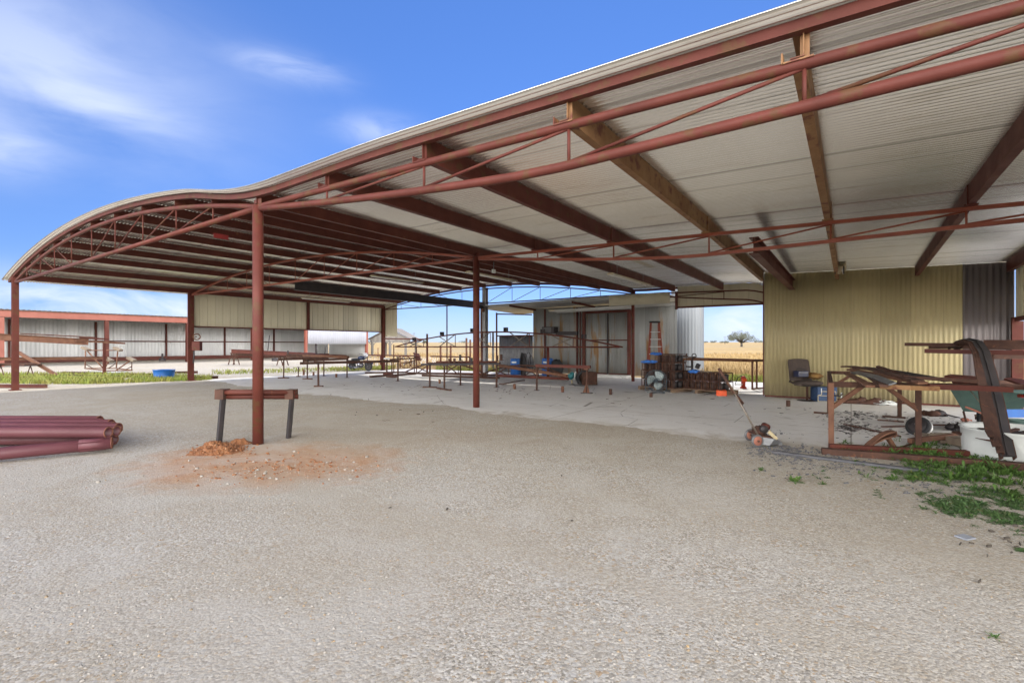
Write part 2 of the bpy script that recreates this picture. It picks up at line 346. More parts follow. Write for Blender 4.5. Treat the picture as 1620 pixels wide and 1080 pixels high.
# ------------------------------------------------------------------ ground, slab, field
def node_mat(name):
    m = bpy.data.materials.new(name); m.use_nodes = True; t = m.node_tree; b = t.nodes['Principled BSDF']
    g = t.nodes.new('ShaderNodeNewGeometry'); pos = g.outputs['Position']
    def L(a, c): t.links.new(a, c)
    class K: pass
    k = K(); k.m = m; k.t = t; k.b = b; k.pos = pos
    def noise(s, det=6, rough=.6, vec=None, dist=0):
        n = t.nodes.new('ShaderNodeTexNoise'); n.inputs['Scale'].default_value = s; n.inputs['Detail'].default_value = det; n.inputs['Roughness'].default_value = rough
        n.inputs['Distortion'].default_value = dist; L(vec or pos, n.inputs['Vector']); return n.outputs[0]
    def voro(s, feat='F1', vec=None):
        n = t.nodes.new('ShaderNodeTexVoronoi'); n.feature = feat; n.inputs['Scale'].default_value = s; L(vec or pos, n.inputs['Vector']); return n
    def rng(f, a, c, lo=0., hi=1.):
        r = t.nodes.new('ShaderNodeMapRange')
        for i, x in ((1, a), (2, c), (3, lo), (4, hi)): r.inputs[i].default_value = x
        L(f, r.inputs[0]); return r.outputs[0]
    def mix(f, a, c, mode='MIX'):
        x = t.nodes.new('ShaderNodeMixRGB'); x.blend_type = mode
        for i, q in ((0, f), (1, a), (2, c)):
            if isinstance(q, tuple): x.inputs[i].default_value = (*q, 1)
            elif isinstance(q, (int, float)): x.inputs[i].default_value = q
            else: L(q, x.inputs[i])
        return x.outputs[0]
    def math_(op, a, c=None, clamp=False):
        n = t.nodes.new('ShaderNodeMath'); n.operation = op; n.use_clamp = clamp
        for i, q in enumerate((a, c)):
            if q is None: continue
            if isinstance(q, (int, float)): n.inputs[i].default_value = q
            else: L(q, n.inputs[i])
        return n.outputs[0]
    def ell(cx, cy, rx, ry, rot=0):         # 0 at the centre, 1 on the ellipse (squared)
        mp = t.nodes.new('ShaderNodeMapping'); mp.vector_type = 'TEXTURE'; mp.inputs['Location'].default_value = (cx, cy, 0); mp.inputs['Rotation'].default_value = (0, 0, rot); mp.inputs['Scale'].default_value = (rx, ry, 1000)
        L(pos, mp.inputs[0]); d = t.nodes.new('ShaderNodeVectorMath'); d.operation = 'LENGTH'; L(mp.outputs[0], d.inputs[0]); return d.outputs['Value']
    k.noise, k.voro, k.rng, k.mix, k.math, k.ell, k.L = noise, voro, rng, mix, math_, ell, L
    return k
def gravel_mat():
    k = node_mat('crushed_limestone')
    v1 = k.voro(40); v2 = k.voro(72); v3 = k.voro(125)
    def cell(v):
        s = k.t.nodes.new('ShaderNodeSeparateColor'); k.L(v.outputs['Color'], s.inputs[0]); return s.outputs[0], s.outputs[1]
    a1, b1 = cell(v1); a2, b2 = cell(v2); a3, b3 = cell(v3)
    base = k.mix(k.rng(k.noise(.35, 5), .35, .65), (.49, .44, .36), (.39, .335, .255))
    base = k.mix(k.rng(k.noise(1.7, 6), .42, .66), base, (.51, .47, .40))
    base = k.mix(k.rng(k.noise(6, 6), .52, .72, 0, .6), base, (.25, .213, .165))
    base = k.mix(k.rng(k.noise(110, 3), .48, .60, 0, .75), base, (.12, .10, .075))
    peb = k.mix(k.rng(a2, .0, 1.), (.15, .13, .10), (.66, .625, .56)); peb = k.mix(k.rng(b2, .93, .96), peb, (.34, .235, .13))
    peb1 = k.mix(k.rng(a1, .0, 1.), (.24, .22, .185), (.60, .585, .55)); peb1 = k.mix(k.rng(b1, .95, .97), peb1, (.34, .22, .11))
    peb3 = k.mix(k.rng(a3, .0, 1.), (.11, .095, .07), (.67, .625, .545))
    col = k.mix(k.math('MULTIPLY', k.rng(b3, .2, .6), .75), base, peb3)
    col = k.mix(k.math('MULTIPLY', k.rng(b2, .30, .5), .75), col, peb)
    patch = k.rng(k.noise(1.1, 5), .42, .62)
    col = k.mix(k.math('MULTIPLY', k.math('MULTIPLY', k.rng(b1, .55, .66), .8), patch), col, peb1)
    # tracks worn by wheels, dusty and finer
    # the dug orange soil round the post, mixed into the gravel
    nz = k.noise(2.2, 7, .7, dist=1.0); c = G(425, 731)
    e = k.math('ADD', k.ell(c.x, c.y, 1.75, 1.3, TH * .95), k.math('MULTIPLY', k.math('SUBTRACT', nz, .5), 1.5))
    m1 = k.math('MULTIPLY', k.rng(e, .6, 1.2, 1, 0), k.rng(k.noise(9, 5), .28, .52, .68, 1))
    col = k.mix(k.math('MULTIPLY', m1, .92), col, k.mix(k.rng(k.noise(9, 5), .4, .6), (.46, .235, .105), (.36, .16, .065)))
    c2 = G(560, 690); e2 = k.math('ADD', k.ell(c2.x, c2.y, 3.6, 1.5, TH), k.math('MULTIPLY', k.math('SUBTRACT', nz, .5), 1.6))
    col = k.mix(k.rng(e2, .5, 1.1, .30, 0), col, (0.296, 0.222, 0.141))
    col = k.mix(k.rng(k.noise(.28, 6, .6), .42, .60, 0, .5), col, (.36, .31, .235)); col = k.mix(k.rng(k.noise(.55, 7, .65, None, 1.5), .47, .62, 0, .42), col, (.455, .425, .375))
    mpt = k.t.nodes.new('ShaderNodeMapping'); mpt.inputs['Rotation'].default_value = (0, 0, -.55); mpt.inputs['Scale'].default_value = (.12, 1.1, 1); k.L(k.pos, mpt.inputs[0])
    col = k.mix(k.rng(k.noise(1.0, 5, .55, mpt.outputs[0], .4), .52, .66, 0, .4), col, (.37, .325, .255))
    k.L(col, k.b.inputs['Base Color']); k.b.inputs['Roughness'].default_value = .95; k.b.inputs['Specular IOR Level'].default_value = .2
    h = k.math('ADD', k.math('MULTIPLY', v1.outputs['Distance'], -.8), k.math('MULTIPLY', v2.outputs['Distance'], -.55))
    h = k.math('ADD', h, k.math('MULTIPLY', k.noise(4, 10, .8), .6))
    bp = k.t.nodes.new('ShaderNodeBump'); bp.inputs['Strength'].default_value = .34; bp.inputs['Distance'].default_value = .012
    k.L(h, bp.inputs['Height']); k.L(bp.outputs[0], k.b.inputs['Normal']); return k.m
def concrete_mat():
    k = node_mat('dusty_concrete')
    col = k.mix(k.rng(k.noise(.5, 6), .35, .65), (.68, .665, .645), (.60, .58, .55))
    mp = k.t.nodes.new('ShaderNodeMapping'); mp.inputs['Scale'].default_value = (.35, 2.2, 1); mp.inputs['Rotation'].default_value = (0, 0, -.25); k.L(k.pos, mp.inputs[0])
    col = k.mix(k.rng(k.noise(1.6, 6, .65, mp.outputs[0], 1.2), .45, .68, 0, .6), col, (.68, .68, .68))
    col = k.mix(k.rng(k.noise(2.6, 7, .7, None, .8), .57, .75, 0, .6), col, (.33, .28, .215))
    col = k.mix(k.rng(k.noise(55, 3), .62, .7, 0, .5), col, (.25, .22, .18))
    br = k.t.nodes.new('ShaderNodeTexBrick'); br.inputs['Scale'].default_value = 1; br.inputs['Brick Width'].default_value = 5.4; br.inputs['Row Height'].default_value = 5.6
    br.inputs['Mortar Size'].default_value = .012; br.offset = 0; br.inputs['Color1'].default_value = br.inputs['Color2'].default_value = (1, 1, 1, 1); br.inputs['Mortar'].default_value = (.45, .42, .38, 1)
    k.L(k.pos, br.inputs['Vector']); col = k.mix(.8, col, br.outputs[0], 'MULTIPLY')
    sy = k.t.nodes.new('ShaderNodeSeparateXYZ'); k.L(k.pos, sy.inputs[0]); e = k.math('ADD', sy.outputs[1], k.math('MULTIPLY', k.math('SUBTRACT', k.noise(1.3, 8, .7, None, 1.0), .5), 2.6))
    col = k.mix(k.rng(e, 8.7, 9.5, .95, 0), col, k.mix(k.rng(k.noise(40, 4), .4, .6), (.43, .385, .32), (.33, .285, .22)))
    vc = k.voro(.55, 'DISTANCE_TO_EDGE'); col = k.mix(k.math('MULTIPLY', k.rng(vc.outputs['Distance'], .0, .006, 1, 0), k.rng(k.noise(.7, 3), .5, .56)), col, (.17, .15, .125))
    col = k.mix(k.rng(k.noise(1.1, 4, .5, None, .5), .66, .72, 0, .55), col, (.20, .175, .15))
    k.L(col, k.b.inputs['Base Color']); k.b.inputs['Roughness'].default_value = .85; k.b.inputs['Specular IOR Level'].default_value = .3
    bp = k.t.nodes.new('ShaderNodeBump'); bp.inputs['Strength'].default_value = .3; bp.inputs['Distance'].default_value = .01
    k.L(k.noise(25, 8, .7), bp.inputs['Height']); k.L(bp.outputs[0], k.b.inputs['Normal']); return k.m
def field_mat():
    k = node_mat('dry_pasture')
    mp = k.t.nodes.new('ShaderNodeMapping'); mp.inputs['Rotation'].default_value = (0, 0, -TH); mp.inputs['Scale'].default_value = (.25, 1, 1); k.L(k.pos, mp.inputs[0])
    col = k.mix(k.rng(k.noise(.035, 6, .6, mp.outputs[0]), .42, .58), (.41, .29, .135), (.34, .25, .135))
    col = k.mix(k.rng(k.noise(.012, 4, .5, mp.outputs[0]), .50, .58, 0, .8), col, (.33, .27, .18))
    col = k.mix(k.rng(k.noise(.9, 8, .75), .45, .7, 0, .7), col, (.26, .18, .075))
    col = k.mix(k.rng(k.noise(7, 5, .7), .5, .7, 0, .6), col, (.55, .40, .19))
    k.L(col, k.b.inputs['Base Color']); k.b.inputs['Roughness'].default_value = 1; k.b.inputs['Specular IOR Level'].default_value = .1
    bp = k.t.nodes.new('ShaderNodeBump'); bp.inputs['Strength'].default_value = 1; bp.inputs['Distance'].default_value = .15
    k.L(k.noise(5, 8, .75), bp.inputs['Height']); k.L(bp.outputs[0], k.b.inputs['Normal']); return k.m
GRAVEL, CONC, FIELD = gravel_mat(), concrete_mat(), field_mat()
b = MB()
def fz(x, y):
    r = math.hypot(x, y); s = max(0, min(1, (r - 60) / 640)); return -.05 + 5.4 * s * s * (3 - 2 * s) + .3 * math.sin(x * .011) * math.sin(y * .013 + 1) * s
NR, NA = 46, 96
vs = [(0, 0, -.05)]
for i in range(1, NR + 1):
    r = 3000 * (i / NR) ** 2.6
    for j in range(NA):
        a = 2 * math.pi * j / NA; x, y = r * math.cos(a), r * math.sin(a); vs.append((x, y, fz(x, y)))
fs = [(0, 1 + j, 1 + (j + 1) % NA) for j in range(NA)]
for i in range(NR - 1):
    for j in range(NA):
        p = 1 + i * NA; fs.append((p + j, p + NA + j, p + NA + (j + 1) % NA, p + (j + 1) % NA))
b.add(vs, fs, True); tag(b.build('field', FIELD, local=True), kind='structure')
b = MB()
def gy(s, t):
    x, y = -95 + 117 * s, -60 + 80.5 * t
    return (x, y, 0.0)
b.grid(gy, 60, 50); tag(b.build('gravel_yard', GRAVEL, local=True), kind='structure')
b = MB(); b.grid(lambda s, t: (-95 + 65 * s, 20.5 + 27 * t, 0), 20, 10); tag(b.build('far_gravel', GRAVEL, local=True), kind='structure')
# concrete slab under the roof, its front edge broken and half buried
b = MB(); top = []; n = 150; g2 = random.Random(3)
off = 0
for i in range(n + 1):
    x = -24.6 + 28.4 * i / n; off = off * .82 + g2.uniform(-.11, .11)
    base = 9.0 + (.35 * math.sin(x * .5) + .2 * math.sin(x * 1.3)) * .7 + (max(0, -16 - x) * .12)
    top.append((x, base + off))
vs = []
for x, y in top: vs += [(x, y, -.006), (x, y + .35, .007), (x, 23.2, .008), (x, 23.2, -.02)]
fs = []
for i in range(n):
    for k in range(3): fs.append((i * 4 + k, i * 4 + 4 + k, i * 4 + 5 + k, i * 4 + 1 + k))
fs += [(0, 1, 2, 3), tuple(n * 4 + k for k in (3, 2, 1, 0))]
b.add(vs, fs); tag(b.build('concrete_slab', CONC, local=True), kind='structure')
# loose stones on the yard
def stones(nb, fn, lo, hi, seed, m, name):
    b = MB(); g = random.Random(seed)
    for i in range(nb):
        x, y = fn(g); s = lo * (hi / lo) ** (g.random() ** 2.2); a = g.uniform(0, 6.3); ca, sa = math.cos(a), math.sin(a)
        pts = [(1, .1, 0), (.4, .9, 0), (-.7, .6, .0), (-.9, -.4, 0), (.2, -.9, 0), (.45, .2, .7), (-.35, .25, .75), (-.1, -.4, .6)]
        vs = []
        for p in pts:
            q = [c * g.uniform(.75, 1.25) * s for c in p]; vs.append((x + q[0] * ca - q[1] * sa, y + q[0] * sa + q[1] * ca, q[2] * .9 - s * .05))
        b.add(vs, [(0, 1, 5), (1, 6, 5), (1, 2, 6), (2, 3, 6), (3, 7, 6), (3, 4, 7), (4, 5, 7), (4, 0, 5), (5, 6, 7)])
    return tag(b.build(name, m, local=True), kind='stuff')
from mathutils import noise as mn
def spread(g):
    while True:
        zc = 2.1 + 8.5 * g.random() ** 1.6; xc = g.uniform(-1.15, 1.15) * zc; p = CAM(xc, zc, 0)
        if mn.noise(p * 1.3) + .5 * mn.noise(p * 4.1) - .25 * xc / zc > .12 + g.uniform(-.1, .1): return p.x, p.y
from mathutils import noise as mn
tag(stones(5200, spread, .003, .012, 5, STONE, 'loose_gravel'), 'pale crushed limestone stones scattered over the yard', 'gravel')
tag(stones(2200, spread, .003, .012, 6, mat('tan_stone', (.30, .22, .13), (.20, .165, .12), 20, .9, 0, .3, 90, (.36, .25, .13), 25, .55), 'tan_gravel'), 'tan and brown pebbles mixed among the pale gravel', 'gravel')

# ------------------------------------------------------------------ the open roofed shed
UA, UB, UC, VL, V1, UY = 4.147, 9.763, 20.723, -24.343, -7.903, 16.896
VM, HW = (VL + V1) / 2, (V1 - VL) / 2
HC = 3.843
def sstep(a, b_, x): t = max(0, min(1, (x - a) / (b_ - a))); return t * t * (3 - 2 * t)
def drop(v, u): return .03 * max(0, u - UB) * sstep(-3.4, -1.7, v)
def ltop(v): return HC + .78 * (1 - ((v - VM) / HW) ** 2)
def rtop(v, u): return HC - .025 * (v - V1) - drop(v, u)
def chord(v, u): return ltop(v) if v <= V1 else rtop(v, u)
def sheet(v, u):
    s = sstep(V1 - 2.4, V1 + 1.2, v); return ltop(v) * (1 - s) + rtop(v, u) * s + .265 + .07 * sstep(-7.6, -4.4, v)
shed = thing('open_shed', 'huge open steel shed with wavy corrugated roof on red posts', 'shed', (-8, 12, 0))
U0, U1 = 3.92, 21.0
b = MB(); PER = .080; nu = int((U1 - U0) / PER) * 8; vlist = [-25.15 + (3.42 + 25.15) * i / 64 for i in range(65)]
vs = []
for i in range(nu + 1):
    u = U0 + PER * i / 8; h = .021 * math.sin(2 * math.pi * i / 8)
    for v in vlist: vs.append((v, u, sheet(v, u) + h))
w = len(vlist); b.add(vs, [(i * w + j, (i + 1) * w + j, (i + 1) * w + j + 1, i * w + j + 1) for i in range(nu) for j in range(w - 1)], True)
def roof_mat():
    k = node_mat('roof_sheet')
    sx = k.t.nodes.new('ShaderNodeSeparateXYZ'); k.L(k.pos, sx.inputs[0])
    row = k.math('FLOOR', k.math('DIVIDE', sx.outputs[1], .66)); wn = k.t.nodes.new('ShaderNodeTexWhiteNoise'); wn.noise_dimensions = '1D'; k.L(row, wn.inputs['W'])
    col = k.mix(k.rng(k.noise(.6, 5), .35, .65), (.86, .84, .78), (.78, .755, .69))
    col = k.mix(wn.outputs[0], col, k.mix(.4, col, (.80, .79, .76)))
    fr = k.math('FRACT', k.math('DIVIDE', sx.outputs[1], .66)); col = k.mix(k.rng(fr, .94, .965, 0, .45), col, (.22, .20, .17))
    mp = k.t.nodes.new('ShaderNodeMapping'); mp.inputs['Scale'].default_value = (.4, 3, 1); k.L(k.pos, mp.inputs[0])
    col = k.mix(k.rng(k.noise(1.3, 6, .65, mp.outputs[0]), .55, .75, 0, .45), col, (.36, .29, .20))
    k.L(col, k.b.inputs['Base Color']); k.b.inputs['Roughness'].default_value = .27; k.b.inputs['Metallic'].default_value = .85; return k.m
b.build('roof', roof_mat(), shed, solid=.002)
# fascia angle under the front edge and the rolled edge of the eave
b = MB(); pts = [(v, 4.08, sheet(v, 4.08) - .075) for v in [x * .4 - 25 for x in range(72)] if v <= 3.4]
b.strip(pts, .012, .085, (0, 1, 0)); b.strip([(x, y + .035, z - .038) for x, y, z in pts], .07, .008, (0, 1, 0)); b.build('front_fascia', OXIDE, shed)
b = MB(); pts = [(v, 20.95, sheet(v, 20.95) - .075) for v in [x * .4 - 25 for x in range(72)] if v <= 3.4]
b.strip(pts, .012, .1, (0, 1, 0)); b.build('rear_fascia', OXIDE_D, shed)
# purlin beams
BV = [-24.2, -22.7, -21.0, -19.45, -17.8, -16.1, -14.4, -12.7, -11.0, -9.45, -7.9, -6.05, -4.15, -2.22, -.28, 1.4, 3.15]
for i, v in enumerate(BV):
    b = MB(); side = 1 if v < 0 else -1
    t0 = sheet(v, UA) - .018; z0 = chord(v, UA) + .05; h = t0 - z0
    end = UC - .05 if v < -2.3 else UY - .03
    m = OXIDE_D if v < -5 else (OXIDE if v < -3 else OXIDE_D)
    if v > -7:
        for a, e in ((4.12, UB), (UB, end)):
            za = sheet(v, a) - .018 - h / 2; ze = sheet(v, e) - .018 - h / 2
            b.chan((v, a, za), (v, e, ze), .09, h, .008, side)
        zb = sheet(v, UB) - .018 - h / 2
        b.box((v + side * .006, UB - .05, zb - .01), (.02, .2, h + .02)); b.box((v - side * .04, UB, zb - h / 2 - .012), (.16, .22, .02))
        b.box((v - side * .04, UA, z0 - .025), (.2, .1, .012)); b.box((v - side * .14, UA, z0 + .01), (.012, .1, .08))
        b.box((v + .002, 4.16, z0 + h / 2), (.06, .012, h * .96))
    else:
        b.chan((v, 4.12, t0 - h / 2), (v, end, sheet(v, end) - .018 - h / 2), .08, h, .008, side)
        b.box((v - .04, end + .008, sheet(v, end) - .018 - h / 2), (.10, .012, h))
    o = b.build('roof_beam', TANRUST if i in (13, 14) else m, shed)
    if i == 13: tag(o, 'roof beam with peeling tan primer')
# lower beam on the right, and the heavy grey beam in the middle of the left bay
b = MB(); b.ibeam((-1.45, UB, 3.41), (-1.45, UY - .02, 3.41), .16, .3, .014); b.build('hanging_beam', OXIDE_D, shed)
# trusses
def P(name, m, parent, fn, **k):             # one shape, one object
    b = MB(); fn(b); return b.build(name, m, parent, **k)
def truss(u, r, m, vr=3.3, web=.013, square=False):
    vv = [x for x in BV if VL < x < V1]
    bz = lambda v: rtop(v, u) - .03 - .36 * (1 - (1 - min(1, (v - V1) / 5.4)) ** 1.35) + .035 * max(0, v - V1 - 5.4)
    path = [(VL + (V1 - VL) * i / 24) for i in range(25)]; rp = [V1 + (vr - V1) * i / 22 for i in range(23)]
    tp = [(v, u, ltop(v)) for v in path] + [(v, u, rtop(v, u)) for v in rp[1:]]
    bp2 = [(v, u, bz(v)) for v in rp]
    if square:
        t_ = P('truss', m, shed, lambda b: b.strip(tp, r * 1.75, r * 1.75, (0, 1, 0)))
        P('bottom_chord', m, t_, lambda b: b.bar((VL, u, HC), (V1, u, HC), r * 1.75)); P('bottom_chord', m, t_, lambda b: b.strip(bp2, r * 1.75, r * 1.75, (0, 1, 0)))
    else:
        t_ = P('truss', m, shed, lambda b: b.path(tp, r, 12))
        P('bottom_chord', m, t_, lambda b: b.tube((VL, u, HC - .02), (V1, u, HC - .02), r * 1.05, n=12)); P('bottom_chord', m, t_, lambda b: b.path(bp2, r * 1.1, 12))
    def st(p, q, k=1): P('strut', m, t_, lambda b: b.tube(p, q, web * k, n=6))
    for i, v in enumerate(vv):
        st((v, u, HC), (v, u, ltop(v))); pv = vv[i - 1] if i else VL + .5
        if v < VM: st((v, u, HC), (pv, u, ltop(pv)))
        if i + 1 < len(vv) and v >= VM - 1: st((v, u, HC), (vv[i + 1], u, ltop(vv[i + 1])))
    rv = [x for x in BV if V1 < x < vr]
    for i, v in enumerate(rv):
        st((v, u, bz(v)), (v, u, rtop(v, u)), 1.25)
        if i + 1 < len(rv):
            n_ = rv[i + 1]
            if i < 1: st((v, u, rtop(v, u) - .03), (n_, u, bz(n_) + .03), 1.25)
            else: st((v, u, bz(v) + .03), (n_, u, rtop(n_, u) - .03), 1.25)
truss(UA, .043, OXIDE); truss(UB, .033, OXIDE_O, square=True); truss(UC, .03, OXIDE_D, square=True, vr=-2.3)
# posts
def post(v, u, z, r=.083, kind='tube', m=OXIDE, zt=None):
    b = MB()
    if kind == 'tube': b.tube((v, u, -.1), (v, u, z), r, n=20); b.box((v, u, z + .005), (.22, .012, .2))
    else: b.ibeam((v, u, -.1), (v, u, z), .17, .2, .014, up=(1, 0, 0)); b.box((v, u, .02), (.3, .3, .03))
    return b.build('post', m, shed, bevel=.004 if kind != 'tube' else 0)
post(V1, UA, HC + .02); post(V1, UB, HC + .02, .085); post(V1, UC, HC + .02, .07)
for u in (UA, UB, UC): post(VL, u, HC + .22, kind='i')
b = MB(); b.bar((VL - .22, UB - .02, 0), (VL - .22, UB - .02, HC + .1), .06); b.build('brace_post', OXIDE_D, shed)
# centre column at the back carrying the heavy beam, with a stout pipe beside it
b = MB(); b.ibeam((VM, UC - .05, 0), (VM, UC - .05, HC + .85), .2, .26, .016, up=(0, 1, 0)); b.build('centre_column', mat('pale_grey_steel', (.33, .335, .345), (.25, .25, .26), 3, .5, .2, .05, 30), shed)
b = MB(); b.tube((VM - .22, UC - .1, 0), (VM - .22, UC - .1, HC - .1), .06, n=12); b.build('drain_pipe', RUST_L, shed)
b = MB(); b.ibeam((VM, UB, HC - .13), (VM, UC - .15, HC - .13), .16, .34, .016); b.build('crane_beam', DARK, shed)
b = MB(); b.tube((VM - 2.8, UC, 0), (VM - 2.8, UC, HC - .02), .035, n=8); b.build('thin_post', OXIDE_D, shed)
# cladding hung along the left side and at the back
b = corr((VL - .12, UB), (VL - .12, UC), 2.45, HC + .27, .335, .028, rib=True); b.build('side_cladding', TANW, shed, solid=.0015)
b = MB(); b.bar((VL - .06, UB, 2.44), (VL - .06, UC, 2.44), .07, .06); pm = (UB + UC) / 2 + .3
b.bar((VL - .03, pm, 2.45), (VL - .03, pm, HC + .1), .12); b.build('girt', OXIDE_D, shed)
b = corr((VL - .1, UC + .12), (VL + 1.15, UC + .12), 2.15, lambda t: sheet(VL + 1.2 * t, UC) - .05, .335, .02, rib=True); b.build('corner_cladding', TANW, shed, solid=.0015)
b = corr((-6.0, UC + .12), (-1.9, UC + .12), 3.2, lambda t: sheet(-6 + 4.1 * t, UC) - .04, .335, .02, rib=True); b.build('rear_cladding', TANW, shed, solid=.0015)
b = MB(); b.bar((-6.05, UC + .06, 3.18), (-1.9, UC + .06, 3.18), .09, .07); b.bar((-6.02, UC + .02, 3.1), (-6.02, UC + .02, 3.85), .09); b.build('rear_girt', OXIDE_D, shed)
b = MB(); p = PV(350, 374, -11.0 + .012); b.box((-11.0 + .006, p.y, p.z), (.008, .3, .1)); b.build('red_marker', mat('red_decal', (.22, .022, .02), (.17, .018, .016), 5, .6), shed)

# the yellow sheeted room at the back right, and the wall on the right
rw = thing('sheeted_wall', 'yellow corrugated sheet wall with a dull brown strip at its right end', 'wall', (.5, UY, 0))
ceil_y = lambda v: sheet(v, UY) - .03
b = corr((2.35, UY), (-2.21, UY), .06, lambda t: ceil_y(2.35 - 4.56 * t), .104, .011); b.build('yellow_sheet', YELLOW, rw, solid=.0015)
b = corr((3.3, UY + .004), (2.352, UY + .004), .06, lambda t: ceil_y(3.3 - .95 * t), .125, .013); b.build('brown_sheet', BROWNW, rw, solid=.0015)
b = corr((-2.21, UY), (-2.21, UC), .06, lambda t: sheet(-2.2, UY + 3.8 * t) - .05, .104, .011); b.build('side_sheet', YELLOW, rw, solid=.0015)
b = MB(); b.bar((-2.2, UY + .04, .02), (3.3, UY + .04, .02), .06, .09); b.bar((-2.235, UY - .012, .03), (-2.235, UY - .012, 3.72), .03, .03); b.build('sill', OXIDE_D, rw)
ew = thing('end_wall', 'tan end wall at far right with a red framed opening to the field', 'wall', (3.3, 12, 0))
b = corr((3.32, 4.2), (3.32, UY), 2.23, lambda t: sheet(3.3, 4.2 + 12.7 * t) - .03, .335, .02, rib=True); b.build('upper_cladding', TANW, ew, solid=.0015)
b = corr((3.33, 4.2), (3.33, 9.3), 0, 2.23, .335, .02, rib=True); b.build('lower_cladding', TANW, ew, solid=.0015)
b = MB(); b.bar((3.28, 4.3, 2.23), (3.28, UY - .3, 2.23), .08, .1); b.bar((3.28, UY - .09, 0), (3.28, UY - .09, 2.28), .16, .1); b.bar((3.3, UY - .28, 0), (3.3, UY - .28, 2.18), .04, .2); b.bar((3.28, 9.35, 0), (3.28, 9.35, 2.18), .16, .1); b.build('door_frame', OXIDE, ew)

# ------------------------------------------------------------------ tubes of light and the like under the roof
def fixture(v, ya, yb, z, label):
    t = thing('strip_light', label, 'light fixture', (v, (ya + yb) / 2, z), 'strip lights under the roof'); h = (yb - ya) / 2
    b = MB(); b.prof((0, -h, .05), (0, h, .05), [(-.05, 0), (.05, 0), (.11, -.03), (.11, -.045), (.045, -.03), (-.045, -.03), (-.11, -.045), (-.11, -.03)]); b.build('housing', CREAM, t, local=True)
    for s in (-.055, .055): P('tube', GLASS, t, lambda b: b.tube((s, -h + .04, 0), (s, h - .04, 0), .017, n=8), local=True)
    for y in (-h * .7, h * .7): P('hanger', GREY, t, lambda b: b.tube((0, y, .05), (0, y, .4), .006, n=5), local=True)
def fix_px(px, py, px2, v, label):
    p = PV(px, py, v); q = PV(px2, py, v); fixture(v, p.y, q.y, p.z, label)
fix_px(740, 431, 815, -9.6, 'cream strip light under the dark beams just behind the second red post')
fix_px(966, 434, 1025, -5.4, 'cream strip light above the galvanised shed doors')
fix_px(588, 437, 668, -13.5, 'long cream strip light beneath the middle of the wavy roof')
fix_px(478, 472, 553, -20.0, 'cream strip light low under the roof near the left cladding')
p = PU(1328, 425, UY - 1.4)
t = thing('strip_light', 'white box light hanging end on before the yellow wall', 'light fixture', (p.x, p.y, p.z), 'strip lights under the roof')
b = MB(); b.box((0, .5, .08), (.16, 1.1, .06)); b.prism([(-.13, -.05, .06), (.13, -.05, .06), (.15, -.05, .12), (-.15, -.05, .12)], (0, 1.1, 0)); b.box((0, -.06, -.04), (.08, .012, .22)); b.build('housing', CREAM, t, local=True)
for s in (-.07, .07): P('tube', GLASS, t, lambda b: b.tube((s, -.02, -.02), (s, 1.0, -.02), .02, n=8), local=True)
for s in (-.095, .095): P('end_strip', DARK, t, lambda b: b.box((s, -.035, -.03), (.03, .02, .22)), local=True)
for y in (.05, .95): P('hanger', GREY, t, lambda b: b.tube((0, y, .1), (0, y, .35), .008, n=6), local=True)
p = PU(763.5, 491, UC - .3)
t = thing('yard_lamp', 'small rust streaked lamp on the grey centre column', 'lamp', p)
b = MB(); b.lathe([(.005, .14), (.05, .13), (.06, .05), (.11, -.03), (.1, -.03), (.05, .04)], (0, 0, 0), (.3, -.5, .8)); b.build('shade', RUST_L, t, local=True)
b = MB(); b.path([(0, 0, .1), (.03, .1, .14), (.1, .2, .1)], .015, 6); b.build('arm', RUST, t, local=True)
p = PV(781, 429, -9.0)
t = thing('junction_box', 'small white junction box on a dark beam near the strip light', 'electrical box', p); b = MB(); b.box((0, 0, 0), (.05, .14, .11)); b.build('box', WHITE, t, local=True, bevel=.006)
b = MB(); b.tube((0, 0, .05), (0, 0, .28), .012, n=6); b.build('conduit', GREY, t, local=True)
# ------------------------------------------------------------------ buildings behind and beside
US = 23.0
rs = thing('galvanised_shed', 'weathered galvanised sheet shed with rust streaked double doors under the roof', 'shed', (-11, US, 0))
b = MB(); nu = int(5.0 / .076 * 6); vs = []
for i in range(nu + 1):
    for j in range(9):
        x = -17.1 + 10.6 * j / 8; vs.append((x, 0, 0))
nx = int(10.75 / .076 * 6); vs = []
for i in range(nx + 1):
    x = -17.15 + 10.75 * i / nx; h = .011 * math.sin(2 * math.pi * x / .076)
    for j in range(5):
        y = 20.35 + 5 * j / 4; vs.append((x, y, 3.70 + .011 * (x + 17) - .03 * (y - 20.35) + h))
b.add(vs, [(i * 5 + j, i * 5 + 5 + j, i * 5 + 6 + j, i * 5 + 1 + j) for i in range(nx) for j in range(4)], True); b.build('roof', GALV, rs, solid=.002)
b = corr((-14.55, US), (-6.65, US), .1, 3.62, .076, .009); b.build('wall', SHEDW, rs, solid=.0015)
b = corr((-16.9, US), (-14.56, US), .02, 2.12, .2, .012); b.build('half_wall', GREY, rs, solid=.0015)
b = MB(); b.bar((-17.0, US - .03, 2.14), (-14.5, US - .03, 2.14), .06, .07); b.bar((-17.05, US - .05, 0), (-17.05, US - .05, 3.5), .07)
b.bar((-17.0, US - .05, 3.42), (-14.6, US - .05, 3.30), .05, .07); b.build('bay_frame', OXIDE_D, rs)
b = MB(); [P('rafter', OXIDE_D, rs, lambda q: q.bar((x, 20.5, 3.63), (x, 25, 3.5), .06, .1)) for x in (-14.4, -10.8)]
for px, w in ((862, .07), (913, .08), (918, .05)):
    x = PU(px, 500, US - .12).x; b = MB(); b.bar((x, US - .12, 0), (x, US - .12, 3.55), w); b.build('post', OXIDE_D, rs)
def dx_at(px, u): return PU(px, 500, u).x
